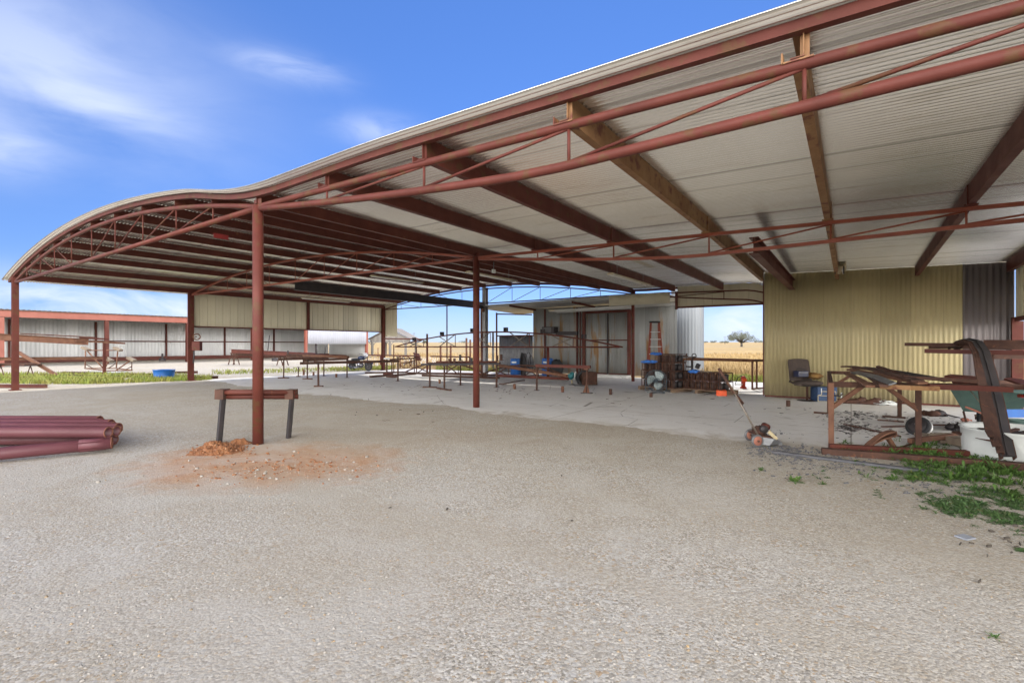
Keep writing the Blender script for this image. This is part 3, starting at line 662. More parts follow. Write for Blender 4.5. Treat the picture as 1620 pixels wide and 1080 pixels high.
xa, xm, xc = dx_at(928, US), dx_at(963, US), dx_at(994, US)
for a, e in ((xa, xm - .05), (xm + .05, xc)):
    b = corr((a, US - .1), (e, US - .1), .18, 3.2, .1, .011); d = b.build('door', SHEDW, rs, solid=.0015)
    for z in (.17, 1.85): P('rail', OXIDE_D, d, lambda q: q.bar((a, US - .125, z), (e, US - .125, z), .02, .06))
b = MB(); b.bar((xm, US - .14, .15), (xm, US - .14, 3.2), .09, .05); b.build('door_stile', DARK, rs)
b = MB(); b.bar((xa - .08, US - .14, 0), (xa - .08, US - .14, 3.3), .14); b.bar((xc + .09, US - .14, 0), (xc + .09, US - .14, 3.3), .14); b.bar((xa - .15, US - .14, 3.28), (xc + .15, US - .14, 3.28), .1, .12); b.build('door_frame', OXIDE, rs)
b = MB(); b.box(((xa + xc) / 2, US - .45, .07), (xc - xa + .4, .55, .14)); b.build('step', CONC, rs)
b = MB(); b.bar((xc - 3.6, US - 1.0, 3.36), (xc + 2.9, US - 1.0, 3.44), .04, .12); b.tube((xc - 3.4, US - 1.1, 3.28), (xc + .6, US - 1.1, 3.34), .03, n=8); b.build('door_track', GALV, rs)
b = corr((xc + .1, 20.45), (-6.2, 20.45), 3.35, 3.82, .076, .008); b.build('fascia_sheet', TANW, rs, solid=.0015)
t = PU(883, 491.5, 22.2); fx = thing('strip_light', 'small cream strip light inside the galvanised shed porch', 'light fixture', t, 'strip lights under the roof')
b = MB(); b.box((0, 0, .03), (1.1, .16, .06)); b.build('housing', CREAM, fx, local=True, bevel=.01)
for s in (-.05, .05): P('tube', GLASS, fx, lambda b: b.tube((-.5, s, -.02), (.5, s, -.02), .016, n=8), local=True)
# pale round tank beyond the opening
p = G(1085, 592); R = .62
tk = thing('water_tank', 'tall pale galvanised tank standing outside beyond the work bench', 'tank', (p.x + .3, 28, 0))
b = MB(); n = 120; vs = []
for k in range(n):
    a = 2 * math.pi * k / n; r = .85 + .012 * math.sin(a * 30)
    for z in (0, 2, 4, 5.2): vs.append((r * math.cos(a), r * math.sin(a), z))
b.add(vs, [(k * 4 + j, ((k + 1) % n) * 4 + j, ((k + 1) % n) * 4 + j + 1, k * 4 + j + 1) for k in range(n) for j in range(3)], True); b.build('shell', mat('dull_tank_zinc', (.21, .23, .25), (.15, .165, .18), .9, .55, 0, .03, 10, (.22, .20, .17), 1.6, .6, stretch=(2, 2, .12)), tk, local=True)
b = MB(); b.lathe([(.9, 5.15), (.9, 5.22), (.1, 5.7), (.001, 5.72)], (0, 0, 0), n=40); b.build('roof', GALV, tk, local=True)
tk.location = (PU(1087.5, 500, 28.0).x, 28.0, -.05)
# long low shed on the left
VF, VB = -52.4, -61
lw = thing('long_shed', 'long white backed shed with salmon red fascia across the yard', 'shed', (VF, 22, 0))
b = corr((VB, 42), (VB, -12), .0, 4.03, .3, .02, per=6); b.build('back_wall', WHITEW, lw, solid=.002)
b = MB(); nx = int(54 / .3 * 6); vs = []
for i in range(nx + 1):
    y = -12 + 54 * i / nx; h = .02 * math.sin(2 * math.pi * y / .3)
    for j in range(3): vs.append((VF + .25 + (VB - VF - .4) * j / 2, y, 4.32 - .15 * j + h))
b.add(vs, [(i * 3 + j, i * 3 + 3 + j, i * 3 + 4 + j, i * 3 + 1 + j) for i in range(nx) for j in range(2)], True); b.build('roof', GALV, lw, solid=.002)
LAV = mat('lavender_white_sheet', (.40, .41, .46), (.36, .37, .42), .8, .5)
SALMON = mat('salmon_red_paint', (.30, .10, .07), (.25, .08, .055), 1.5, .5, 0, .03, 20)
b = MB(); b.ibeam((VF, -12, 3.98), (VF, 41.9, 3.98), .2, .5, .03); b.build('fascia_beam', SALMON, lw)
for y, m_, h in ((-4, SALMON, 3.7), (2, SALMON, 3.7), (8.2, SALMON, 3.7), (14.5, OXIDE_D, 3.7), (20.7, OXIDE_D, 3.7), (26.9, OXIDE_D, 3.7), (33.1, SALMON, 3.7), (41.8, SALMON, 3.7)):
    b = MB(); b.ibeam((VF, y, 0), (VF, y, h), .26, .3, .025, up=(1, 0, 0)); b.build('post', m_, lw)
b = MB()
for y in range(-8, 42, 6): b.bar((VB + .12, y, 0), (VB + .12, y, 3.9), .16)
b.bar((VB + .1, -12, 2.0), (VB + .1, 42, 2.0), .12); b.bar((VB + .14, -12, .22), (VB + .14, 42, .22), .2, .4); b.build('wall_frame', OXIDE_D, lw)
b = corr((VF + .14, 33.3), (VF + .14, 41.7), 1.75, 4.0, .3, .012, per=6); b.build('front_sheet', LAV, lw, solid=.002)
b = corr((VB, 42.1), (VF, 42.1), 0, 4.0, .3, .015, per=6); b.build('end_wall', WHITEW, lw, solid=.002)
for px in (155, 257, 435):
    q = G(px, 571); b = MB(); b.tube((q.x, q.y, 0), (q.x, q.y, .75), .09, n=8); b.lathe([(.3, 0), (.3, .3), (.1, .3)], (q.x, q.y, 0), n=10)
    tag(b.build('anchor_stub', DARK), 'dark pipe stub in the floor before the %s' % {155: 'white shed wall, left one', 257: 'white shed wall, beside the right post', 435: 'white shed wall, far right'}[px], 'pipe stub', 'stubs before the long shed')
# old barn out in the pasture
Zb = 66; bl, brr = PZ(584, 546, Zb), PZ(650, 546, Zb); mid = (bl + brr) / 2; ax = (brr - bl).normalized(); back_ = Vector((-ax.y, ax.x, 0))
barn = thing('pole_barn', 'old grey timber pole barn with gable roof out in the pasture', 'barn', (mid.x, mid.y, 0))
wd = (brr - bl).length / 2; L_ = 7
def bp_(s, d, z): q = mid + ax * s * wd + back_ * d; return Vector((q.x, q.y, z))
for s in (-1, 1): P('roof', mat('rusty_roof', (.17, .15, .14), (.12, .10, .09), .6, .8), barn, lambda b: b.prism([bp_(s * 1.05, -.4, 2.35), bp_(0, -.4, 3.95), bp_(0, L_, 3.95), bp_(s * 1.05, L_, 2.35)], (0, 0, .08)))
b = MB(); b.prism([bp_(-.97, 0, 2.0), bp_(.97, 0, 2.0), bp_(.97, 0, 2.4), bp_(0, 0, 3.85), bp_(-.97, 0, 2.4)], back_ * .06); b.build('gable', OLDWOOD, barn)
for s in (-.85, .0, .75):
    b = MB(); b.bar(bp_(s, 0, -.1), bp_(s, 0, 2.3), .24); b.build('post', OLDWOOD, barn)
    b = MB(); b.bar(bp_(s, .05, 1.5), bp_(s + .22, .05, 2.2), .1); b.bar(bp_(s, .05, 1.5), bp_(s - .22, .05, 2.2), .1); b.build('brace', OLDWOOD, barn)
for s in (-.85, .75):
    b = MB(); b.bar(bp_(s, L_, -.1), bp_(s, L_, 2.3), .24); b.build('post', OLDWOOD, barn)

# ------------------------------------------------------------------ trees and far things
def leafcloud(b, c, r, n, size, g):
    for i in range(n):
        while True:
            p = Vector((g.uniform(-1, 1), g.uniform(-1, 1), g.uniform(-1, 1)))
            if .35 < p.length < 1: break
        q = c + Vector((p.x * r[0], p.y * r[1], p.z * r[2])); s = size * g.uniform(.6, 1.4)
        a = Vector((g.uniform(-1, 1), g.uniform(-1, 1), g.uniform(-1, 1))).normalized(); e = a.orthogonal().normalized() * s; f = a.cross(e) * .7
        b.add([q - e, q + f, q + e, q - f], [(0, 1, 2, 3)])
def oak(px, py, wpx, hpx, Z, label, seed, nl=60, m=LEAF):
    base = PZ(px, py, Z); base.z = fz(base.x, base.y) - .1; Wd = wpx * Z / F / 2; H = hpx * Z / F; g = random.Random(seed)
    t = thing('oak_tree', label, 'tree', base); b = MB()
    b.path([(0, 0, -.3), (.1, 0, H * .12), (-.05, .05, H * .26)], Wd * .085, 8, Wd * .065); b.build('trunk', BARK, t, local=True)
    cr, lb = MB(), MB()
    for i in range(nl):
        a = g.uniform(0, 6.283); k = g.uniform(.15, 1) ** .6; el = g.uniform(.0, 1)
        tip = Vector((math.cos(a) * Wd * k, math.sin(a) * Wd * k, H * (.28 + .66 * math.sqrt(max(0, 1 - k * k * .92)) * (.35 + .65 * el))))
        st = Vector((0, 0, H * .24)); midp = st.lerp(tip, .5) + Vector((g.uniform(-1, 1), g.uniform(-1, 1), g.uniform(.2, 1))) * Wd * .09
        if i % 2 == 0: lb.path([st, midp, tip], Wd * .03, 5, Wd * .006)
        leafcloud(cr, tip, (Wd * .2, Wd * .2, H * .1), 60, Wd * .022, g)
    lb.build('limbs', BARK, t, local=True); cr.build('crown', m, t, local=True)
oak(1173, 546.5, 44, 27, 210, 'broad live oak standing alone on the far golden pasture', 5, 70)
def farbush(px, wpx, hpx, Z, label, seed):
    base = PZ(px, 545, Z); base.z = fz(base.x, base.y) - .3; g = random.Random(seed); Wd = wpx * Z / F / 2; H = hpx * Z / F
    t = thing('far_tree', label, 'tree', base, 'trees along the horizon'); b = MB()
    for i in range(10): leafcloud(b, Vector((g.uniform(-.8, .8) * Wd, g.uniform(-.4, .4) * Wd, H * g.uniform(.35, .8))), (Wd * .35, Wd * .35, H * .3), 45, H * .09, g)
    b.build('crown', LEAF, t, local=True); b = MB(); b.tube((0, 0, -.5), (0, 0, H * .5), H * .06, n=6); b.build('trunk', BARK, t, local=True)
for i, (px, w, h, Z, lb) in enumerate(((1113, 14, 4, 420, 'low dark tree clump on the horizon beside the pale tank'), (1128, 12, 4, 440, 'low tree clump on the horizon second from the pale tank'), (1146, 16, 5, 400, 'tree clump on the horizon just left of the lone oak'), (1200, 12, 4, 430, 'tree clump on the horizon right of the lone oak'),
        (672, 12, 6, 380, 'dark round tree on the horizon behind the tall thin post'), (735, 22, 4, 450, 'flat tree clump on the horizon left of the second red post'), (700, 14, 3, 450, 'small tree clump on the horizon over the golden field'), (650, 10, 4, 400, 'small tree on the horizon right of the pole barn'))):
    farbush(px, w, h, Z, lb, 40 + i)
for i, (px, Z, h, lb) in enumerate(((1147, 300, 5, 'thin utility pole on the horizon left of the oak'), (655, 260, 7, 'thin utility pole standing right of the pole barn'))):
    q = PZ(px, 545, Z); zz = fz(q.x, q.y); b = MB(); b.tube((q.x, q.y, zz - .3), (q.x, q.y, zz + h), .16, .12, n=6); b.bar((q.x - 1, q.y, zz + h - .5), (q.x + 1, q.y, zz + h - .5), .14); tag(b.build('utility_pole', OLDWOOD), lb, 'utility pole')
# dry grass standing along the edge of the pasture, and the field of it seen through the openings
b = MB(); g = random.Random(11)
def blade(b, x, y, z, h, w, g, lean=.35):
    a = g.uniform(0, 6.283); lx, ly = math.cos(a) * h * lean * g.random(), math.sin(a) * h * lean * g.random(); c, s = math.cos(a + 1.6) * w, math.sin(a + 1.6) * w
    b.add([(x - c, y - s, z), (x + c, y + s, z), (x + lx * .4 + c * .7, y + ly * .4 + s * .7, z + h * .6), (x + lx, y + ly, z + h), (x + lx * .4 - c * .7, y + ly * .4 - s * .7, z + h * .6)], [(0, 1, 2, 4), (4, 2, 3)])
for i in range(15000):
    px = g.choice((g.uniform(575, 800), g.uniform(1100, 1212), g.uniform(1600, 1640))); Z = 26 + 60 * g.random() ** 1.8
    if px > 1590: Z = 16 + 40 * g.random() ** 1.5
    q = PZ(px, 546, Z)
    if q.y < 24.2 and q.x < 3.6: continue
    blade(b, q.x, q.y, fz(q.x, q.y), g.uniform(.15, .55), .012 + Z * .0004, g, .7)
tag(b.build('dry_grass', STRAW, local=True), 'dry golden grass standing in the pasture behind the sheds', 'grass', kind='stuff')
# ------------------------------------------------------------------ weeds: grass strip on the left, leafy weeds on the right
b = MB()
for i in range(16000):
    px = g.uniform(-30, 336); py = 590 + 17.5 * g.random()
    lo = 592 + max(0, (px - 250) * .05); hi = 607.5 - max(0, px - 150) * .035 - max(0, (60 - px) * .02)
    if not lo < py < hi: continue
    dens = .5 + .5 * math.sin(px * .09) * math.sin(py * 1.3 + px * .03)
    if g.random() > dens + (.55 if py > 598 else .1): continue
    q = G(px, py); blade(b, q.x, q.y, 0, g.uniform(.06, .24), .02, g, .9)
for i in range(3500):
    px = g.uniform(335, 625); py = 594 - (px - 335) * .028 + g.uniform(-4, 2)
    if g.random() > .35 + .65 * (px > 520): continue
    q = G(px, py - 3); blade(b, q.x, q.y, 0, g.uniform(.05, .2), .022, g, .9)
for i in range(2500):
    px = g.choice((g.uniform(785, 800), g.uniform(1150, 1210), g.uniform(690, 790))); q = PU(px, 600, g.uniform(23.3, 25.5)); blade(b, q.x, q.y, -.03, g.uniform(.1, .35), .018, g, .9)
tag(b.build('green_grass', GRASS, local=True), 'bright green grass strip along the left edge of the roof', 'grass', kind='stuff')
def leafy(b, x, y, h, r, n, g):
    n = int(n * 1.7)
    for i in range(n):
        a = g.uniform(0, 6.283); el = g.uniform(.05, .95); L = r * g.uniform(.6, 1.2); d = Vector((math.cos(a) * math.cos(el), math.sin(a) * math.cos(el), math.sin(el) * h / r))
        side = Vector((-math.sin(a), math.cos(a), 0)); base = Vector((x + g.uniform(-.3, .3) * r, y + g.uniform(-.3, .3) * r, 0)); w = L * g.uniform(.05, .13)
        p0, p1, p2 = base + d * L * .25, base + d * L * .65, base + d * L + Vector((0, 0, -L * .25))
        b.add([base, p0 + side * w * .5, p1 + side * w, p2, p1 - side * w, p0 - side * w * .5, p1 + Vector((0, 0, -w * .3))], [(0, 1, 6), (1, 2, 6), (2, 3, 6), (3, 4, 6), (4, 5, 6), (5, 0, 6)])
from mathutils import noise as mn
def weeds(name, m, label, spots, seed):
    b = MB(); g = random.Random(seed)
    for (px0, px1, py0, py1, n, h, r) in spots:
        for i in range(n):
            t = g.gauss(.5, .25); s = g.gauss(.5, .25); q = G(px0 + (px1 - px0) * t, py0 + (py1 - py0) * s); leafy(b, q.x, q.y, h * g.uniform(.3, 1.0), r * g.uniform(.5, 1.2), 9, g) if mn.noise(q * 3.1) > -.2 else None
    return tag(b.build(name, m, local=True), label, 'weeds', kind='stuff')
weeds('leafy_weeds', WEED, 'fresh green weeds along the slab edge below the steel rack', [(1415, 1502, 706, 732, 190, .17, .12), (1330, 1420, 712, 724, 40, .1, .08), (1400, 1560, 722, 768, 190, .15, .11), (1490, 1620, 718, 765, 230, .2, .13), (1322, 1352, 702, 716, 14, .12, .08), (1390, 1415, 704, 716, 12, .12, .08), (1560, 1640, 735, 790, 80, .12, .1), (1600, 1640, 715, 740, 26, .2, .1)], 3)
weeds('low_weeds', WEED_D, 'dark low weeds spreading over the gravel at right', [(1472, 1580, 778, 818, 190, .08, .09), (1565, 1640, 790, 830, 80, .06, .08), (1440, 1500, 775, 790, 14, .04, .06), (1530, 1640, 822, 842, 26, .04, .06), (1378, 1400, 760, 790, 10, .03, .05), (1290, 1320, 728, 770, 8, .05, .05), (1540, 1620, 770, 800, 40, .05, .08), (1610, 1625, 865, 876, 6, .04, .06)], 4)
weeds('pale_weeds', WEED_P, 'pale grey leaved weeds in the right foreground', [(1410, 1520, 738, 766, 40, .07, .07), (1480, 1600, 775, 815, 22, .06, .07), (1340, 1420, 716, 722, 22, .08, .06)], 6)
for px, py, s, lb in ((1258, 762, 1.0, 'lone upright weed on the gravel before the mower'), (1204, 744, .55, 'tiny weed on the gravel left of the lone upright weed'), (1302, 766, .6, 'small weed on the gravel right of the lone upright weed'), (1572, 1008, .35, 'single tiny sprout in the right foreground gravel')):
    q = G(px, py); b = MB(); leafy(b, q.x, q.y, .13 * s, .10 * s, int(26 * s) + 6, g); tag(b.build('weed_plant', WEED), lb, 'weed')
# orange soil heaped at the sawhorse
b = MB(); c = G(432, 728); g4 = random.Random(9)
from mathutils import noise as mn
hp = [(G(338, 710), .20, .13), (G(374, 703), .13, .09), (G(352, 716), .17, .07), (G(390, 701), .10, .05), (G(318, 717), .18, .05), (G(365, 712), .2, .05)]
def mound(s, t):
    px = 285 + 150 * s; py = 694 + 40 * t; q = G(px, py)
    z = -.02
    for p, r, h in hp: z += h * math.exp(-((q - p).length / r) ** 2)
    k = z + .02; z += k * .8 * (mn.noise(q * 7) * .5 + mn.noise(q * 16) * .45) + .012 * mn.noise(q * 45) * min(1, k * 12); return (q.x, q.y, z)
b.grid(mound, 110, 70); tag(b.build('soil_heap', SOIL), 'small heap of orange clay soil at the foot of the sawhorse', 'soil heap')
b = MB()
for i in range(150):
    a = g4.gauss(0, .5); e = g4.gauss(0, .5); q = G(440, 745) + Vector((CS, SN, 0)) * a * 1.6 + Vector((-SN, CS, 0)) * e * .7; s = .006 + .022 * g4.random() ** 4
    b.lump((q.x, q.y, s * .3), (s, s * .8, s * .55), g4.uniform(0, 3), i, .3, 6, 4)
crumbs = MB()
for i in range(900):
    k_ = g4.random() < .55; q = (G(350, 712) + Vector((g4.gauss(0, .26), g4.gauss(0, .17), 0))) if k_ else (G(430, 738) + Vector((CS, SN, 0)) * g4.gauss(0, .55) + Vector((-SN, CS, 0)) * g4.gauss(0, .4)); s = .005 + .022 * g4.random() ** 3
    z = max(0, mound((0), 0)[2]) * 0
    for p_, r_, h_ in hp: z += h_ * math.exp(-((q - p_).length / r_) ** 2)
    crumbs.lump((q.x, q.y, max(0, z - .012)), (s, s * .85, s * .7), g4.uniform(0, 3), i, .35, 6, 4)
tag(crumbs.build('soil_clods', SOIL, local=True), 'loose orange clods scattered round the soil heap', 'soil clods', kind='stuff')
tag(b.build('soil_stones', STONE, local=True), 'pale stones turned up in the orange soil patch', 'stones', kind='stuff')
# ------------------------------------------------------------------ things standing and lying about
def axes(o, x=0): return o
def zat(py, Z): return EYE - (py - Y0) * Z / F
# pipes stacked on the yard at the left
names = ['back', 'second', 'third', 'fourth', 'fifth', 'sixth', 'front']
for i in range(7):
    Zc = 8.42 - i * .19; e = (157, 160, 175, 179, 187, 184, 171)[i]; r = .082; z = .30 - (.012 if i % 2 else 0); x1 = (e - 810) / F * Zc
    t = thing('steel_pipe', 'maroon steel pipe on the stacked top layer at left, %s of seven' % (names[i] + ('most' if i in (0, 6) else '')), 'pipe', CAM(x1, Zc, z - r), 'maroon pipes stacked on the gravel')
    P('pipe', MAROON, t, lambda b: b.hollow(CAM(x1 - 6.2, Zc + .12, z), CAM(x1, Zc, z), r, .008, 20)); P('rusty_end', PIPEROT, t, lambda b: b.hollow(CAM(x1 - .002, Zc, z), CAM(x1 + .012, Zc, z), r + .001, .011, 20))
for i, (p, q, lb) in enumerate(((CAM(-8.6, 5.6, .095), CAM(-5.98, 7.28, .145), 'maroon pipe lying askew under the front of the stack'), (CAM(-12, 7.7, .09), CAM(-6.22, 7.62, .13), 'lower maroon pipe whose rusty end shows under the stack'), (CAM(-12, 8.1, .09), CAM(-6.62, 8.05, .12), 'maroon pipe in the lower layer at the back of the stack'))):
    t = thing('steel_pipe', lb, 'pipe', q - Vector((0, 0, .09)), 'maroon pipes stacked on the gravel'); d = (q - p).normalized()
    P('pipe', MAROON, t, lambda b: b.hollow(p, q, .088 if i == 0 else .08, .008, 20)); P('rusty_end', PIPEROT, t, lambda b: b.hollow(q, q + d * .012, .088 if i == 0 else .081, .011, 20))
    if i == 0: P('sleeve', MAROON, t, lambda b: b.hollow(q - d * .36, q - d * .06, .1, .01, 6))
# sawhorse of rusty bars round the first post
q1, q2 = G(346, 700), G(456, 692); t = thing('sawhorse', 'rusty trestle of stacked bars on leaning dark legs behind the front post', 'sawhorse', (q1 + q2) / 2)
Zs = 8.0; a1, a2 = PZ(352, 623, Zs), PZ(464, 623, 8.35); dd = (a2 - a1).normalized(); sd_ = Vector((-dd.y, dd.x, 0))
for k, (o, zz) in enumerate(((-.05, .03), (.05, .03), (0, -.045))):
    P('top_bar', RUST_L if k == 1 else OXIDE_D, t, lambda b: b.tube(a1 - dd * .05 + sd_ * o + V(0, 0, zz), a2 + dd * (.04 + .02 * k) + sd_ * o + V(0, 0, zz), .042, n=10))
for a, q in ((a1, q1), (a2 - dd * .03, q2)):
    for o in (-.05, .05): P('leg', DARK, t, lambda b: b.bar(a + sd_ * o + dd * .01 - V(0, 0, .03), q + sd_ * o - V(0, 0, .05), .05, .07))
    P('bracket', RUST, t, lambda b: b.box(a - V(0, 0, 0), (.14, .2, .16), Matrix.Rotation(TH, 3, 'Z')))
# stands of pipe welded on floor plates
def stand(px, yb, yt, label, foot=None, r=.032, m=RUST):
    q = G(px, yb); Z = EYE * F / (yb - Y0); t = thing('pipe_stand', label, 'stand', q, 'pipe stands on the slab'); z = zat(yt, Z)
    P('post', m, t, lambda b: b.tube((0, 0, 0), (0, 0, z), r, n=10), local=True)
    if foot: 
        f0, f1 = G(foot[0], yb + foot[2]) - q, G(foot[1], yb + foot[3]) - q; P('foot', RUST, t, lambda b: b.bar((f0.x, f0.y, .03), (f1.x, f1.y, .03), .1, .05), local=True)
    else: P('base_plate', RUST, t, lambda b: b.box((0, 0, .012), (.16, .16, .015)), local=True)
    P('cap', DARK, t, lambda b: b.box((0, 0, z + .012), (.1, .1, .025)), local=True)
    return z
stand(448.9, 598.5, 570, 'pipe stand with bar foot, leftmost on the slab', (440, 457, 0, 0)); stand(472, 596, 581, 'very short pipe stand near the left edge of the slab', (469, 475, 0, 0), .025)
stand(486.2, 600, 570, 'pipe stand with bar foot, second from the left', (479, 494, 0, 0)); stand(503.6, 612, 576, 'stout pipe stand on a flat round foot nearest the yard', (497, 511, 0, 0), .036)
stand(512.3, 595, 570, 'pipe stand at the back left without a foot'); stand(549, 597.6, 569, 'pipe stand under the right end of the rusty tubes')
stand(620, 594, 572, 'pipe stand behind the tall post with a dark cap'); stand(629.6, 603, 565, 'tall pipe stand ending the long straight table rail', r=.036); stand(655.5, 592, 563, 'thin pipe stand under the far table rail', r=.026)
stand(680, 613.5, 577, 'pipe stand on a long bar foot left of its twin', (669, 690.5, -.3, .2)); stand(703, 616.5, 579, 'pipe stand on a slanted bar foot before the second red post', (692, 713, -1.5, 2)); stand(728.5, 609.6, 574, 'pipe stand just left of the second red post'); stand(785.6, 613, 576, 'pipe stand right of the second red post carrying dark bars', r=.04)
stand(849.4, 617.5, 578, 'pipe stand holding the left end of the single rusty rail', r=.035)
q = G(928, 622.6); t = thing('pipe_stand', 'gusseted stand with triangular foot holding the right end of the single rail', 'stand', q, 'pipe stands on the slab')
P('post', RUST, t, lambda b: b.tube((0, 0, 0), (.02, 0, .92), .035, n=10), local=True); P('gusset', RUST_L, t, lambda b: b.prism([(-.14, -.01, .03), (.11, -.01, .03), (.03, -.01, .33), (-.02, -.01, .33)], (0, .02, 0)), local=True); P('foot', DARK, t, lambda b: b.bar((-.17, -.1, .02), (.17, .1, .02), .1, .04), local=True); P('bracket', RUST_L, t, lambda b: b.box((0, 0, .86), (.13, .12, .15)), local=True)
for px, y0, y1, lb in ((480.6, 593.5, 583.5, 'leftmost short pipe stub in the slab'), (496, 594, 588, 'tiny pipe stub in the slab, second from left'), (532, 597, 590.8, 'short pipe stub in the slab below the rusty tubes'), (695.5, 607, 600, 'short pipe stub in the slab between the bar footed stands and the sunlit strip'), (814, 615.5, 607, 'short pipe stub on the sunlit strip left of the single rail'),
        (890, 620.5, 611, 'short pipe stub on the sunlit strip under the single rail'), (966, 624.5, 615, 'short pipe stub on the slab before the shed doors'), (1030, 628.5, 621, 'short pipe stub on the slab in front of the floor fan'), (1247, 643, 633, 'rusty pipe stub on the slab near the corner of the yellow wall')):
    q = G(px, y0); Z = EYE * F / (y0 - Y0); b = MB(); z = (y0 - y1) * Z / F; b.hollow(q, q + V(0, 0, z), .05, .008, 12); b.lathe([(0.001, z * .8), (.044, z * .8)], q, n=12); tag(b.build('pipe_stub', RUST_L if px < 900 else RUST), lb, 'pipe stub', 'pipe stubs set in the slab')
def steel(name, label, p, q, w, h=None, m=RUST, kind='bar', group=None, cat='steel bar'):
    b = MB()
    if kind == 'bar': b.bar(p, q, w, h)
    elif kind == 'tube': b.tube(p, q, w / 2, n=12)
    elif kind == 'hollow': b.hollow(p, q, w / 2, .008, 14)
    elif kind == 'chan': b.chan(p, q, w, h, .01)
    elif kind == 'angle': b.prof(p, q, [(0, 0), (w, 0), (w, .008), (.008, .008), (.008, w), (0, w)])
    else: b.ibeam(p, q, w, h, .014)
    return tag(b.build(name, m), label, cat, group)
GB = 'steel lying on the stands'
steel('rail', 'long straight rusty rail on the stands reaching to the tall pipe stand', PZ(475, 574.5, 18.3), PZ(631, 571, 21.6), .07, .1, RUST, 'bar', GB)
steel('rail', 'thin second rail lying behind the long straight rail', PZ(497, 572.5, 19.4), PZ(618, 570.5, 22.3), .07, .05, OXIDE_D, 'bar', GB)
steel('rail', 'short rusty bar on the leftmost stand', PZ(441, 568.5, 23.5), PZ(517, 566.5, 25), .09, .1, RUST, 'chan', GB)
steel('rail', 'rusty bar between the second stand and the end of the tubes', PZ(479, 570.5, 22.8), PZ(551, 567.5, 23.9), .08, .1, RUST, 'bar', GB)
steel('beam', 'dark rusty deep beam lying on top behind the salmon post', PZ(453, 562.5, 26.5), PZ(520, 564.5, 25.6), .2, .22, RUST, 'i', GB)
steel('steel_tube', 'long rusty tube sloping down to the right end of the tables', PZ(480, 562, 25.6), PZ(551, 565, 24.2), .14, None, RUST_L, 'hollow', GB)
steel('steel_tube', 'upper thin tube above the sloping rusty tube', PZ(476, 560, 26.2), PZ(548, 562.5, 24.8), .07, None, OXIDE_D, 'hollow', GB)
steel('beam', 'long dark beam lying across the yard before the white shed', PZ(366, 555, 40), PZ(500, 561.5, 36), .3, .3, OXIDE_D, 'i', 'beams beyond the slab', 'steel beam')
steel('beam', 'second dark beam behind the long one in the yard', PZ(368, 559, 41), PZ(455, 563, 39), .25, .3, RUST, 'i', 'beams beyond the slab', 'steel beam')
for px, y, Z, lb in ((370, 558, 40, 'low dark trestle under the left end of the long yard beam'), (447, 561, 38.5, 'low dark trestle under the middle of the long yard beam')):
    p = PZ(px, y, Z); t = thing('trestle', lb, 'trestle', (p.x, p.y, 0), 'trestles under the yard beams'); h = p.z - .05
    P('top_bar', RUST, t, lambda b: b.bar((-.5, 0, h), (.5, 0, h), .1), local=True)
    for sx in (-.4, .4):
        for sy in (-.25, .25): P('leg', RUST, t, lambda b: b.bar((sx, 0, h), (sx, sy, 0), .06), local=True)
for px, y0, px1, y1, r, Z, lb in ((423.5, 556, 426.5, 530, .06, 39, 'thin rod leaning up from the long yard beam'), (500.5, 562, 500.5, 546, .14, 36, 'thick dark post stub standing up behind the rusty tubes'), (513.5, 561, 516, 546, .07, 36, 'slim leaning rod right of the thick dark post stub'), (455.5, 561, 455.5, 554.5, .09, 30, 'tiny dark stub standing on the deep rusty beam')):
    steel('steel_rod', lb, PZ(px, y0, Z), PZ(px1, y1, Z), r, None, DARK, 'tube', 'rods standing among the steel', 'rod')
steel('rail', 'far table rail from the pipe stand behind to the thin stand', PZ(617, 568.5, 25.7), PZ(657, 566.5, 26.8), .07, .07, RUST, 'bar', GB)
for a, c, w, lb in (((585, 595.5), (657, 591), .08, 'rusty bar on the floor with an upturned end, right of the motorcycle'), ((577, 589.5), (645, 588.5), .07, 'long thin bar on the floor before the red column'), ((606, 591.5), (622, 591.2), .12, 'short red channel piece lying on the floor'), ((612, 595), (627, 596), .09, 'short dark bar lying at the foot of the tall pipe stand'), ((668, 593.5), (790, 597.5), .09, 'long rusty bar on the floor behind the bar footed stands'), ((650, 590), (760, 591), .14, 'flat rusty beam on the floor under the small spare truss')):
    steel('floor_bar', lb, G(a[0], a[1], .06), G(c[0], c[1], .06), w, .09, RUST if w < .1 else OXIDE_D, 'bar', 'bars lying on the slab')
p = G(585.5, 595.5, .06); 
# spare roof trusses
def bow(name, label, p0, p1, rise, npan, r, m, clips=0):
    t = thing(name, label, 'truss', ((p0.x + p1.x) / 2, (p0.y + p1.y) / 2, min(p0.z, p1.z)), 'spare roof trusses')
    f = lambda k: p0.lerp(p1, k) + V(0, 0, rise * 4 * k * (1 - k))
    fl = lambda k: p0.lerp(p1, k)
    P('top_chord', m, t, lambda b: b.path([f(i / 16) for i in range(17)], r, 8)); P('bottom_chord', m, t, lambda b: b.tube(fl(.01), fl(.99), r, n=8))
    for i in range(1, npan):
        k = i / npan
        if i % 2 == 0: P('strut', m, t, lambda b: b.tube(fl(k), f(k), r * .55, n=6))
        k2 = (i + (1 if i % 2 else -1)) / npan
        if 0 < k2 < 1: P('strut', LIGHTST if clips else m, t, lambda b: b.tube(fl(k), f(k2), r * .75, n=6))
    for i in range(clips):
        k = (i + .75) / (clips + .6); c = f(k); d = (p1 - p0).normalized()
        P('purlin_clip', DARK, t, lambda b: b.add(*uclip(c + V(0, 0, r), d)))
LIGHTST = mat('bare_steel', (.24, .21, .18), (.16, .12, .09), 4, .5, .4)
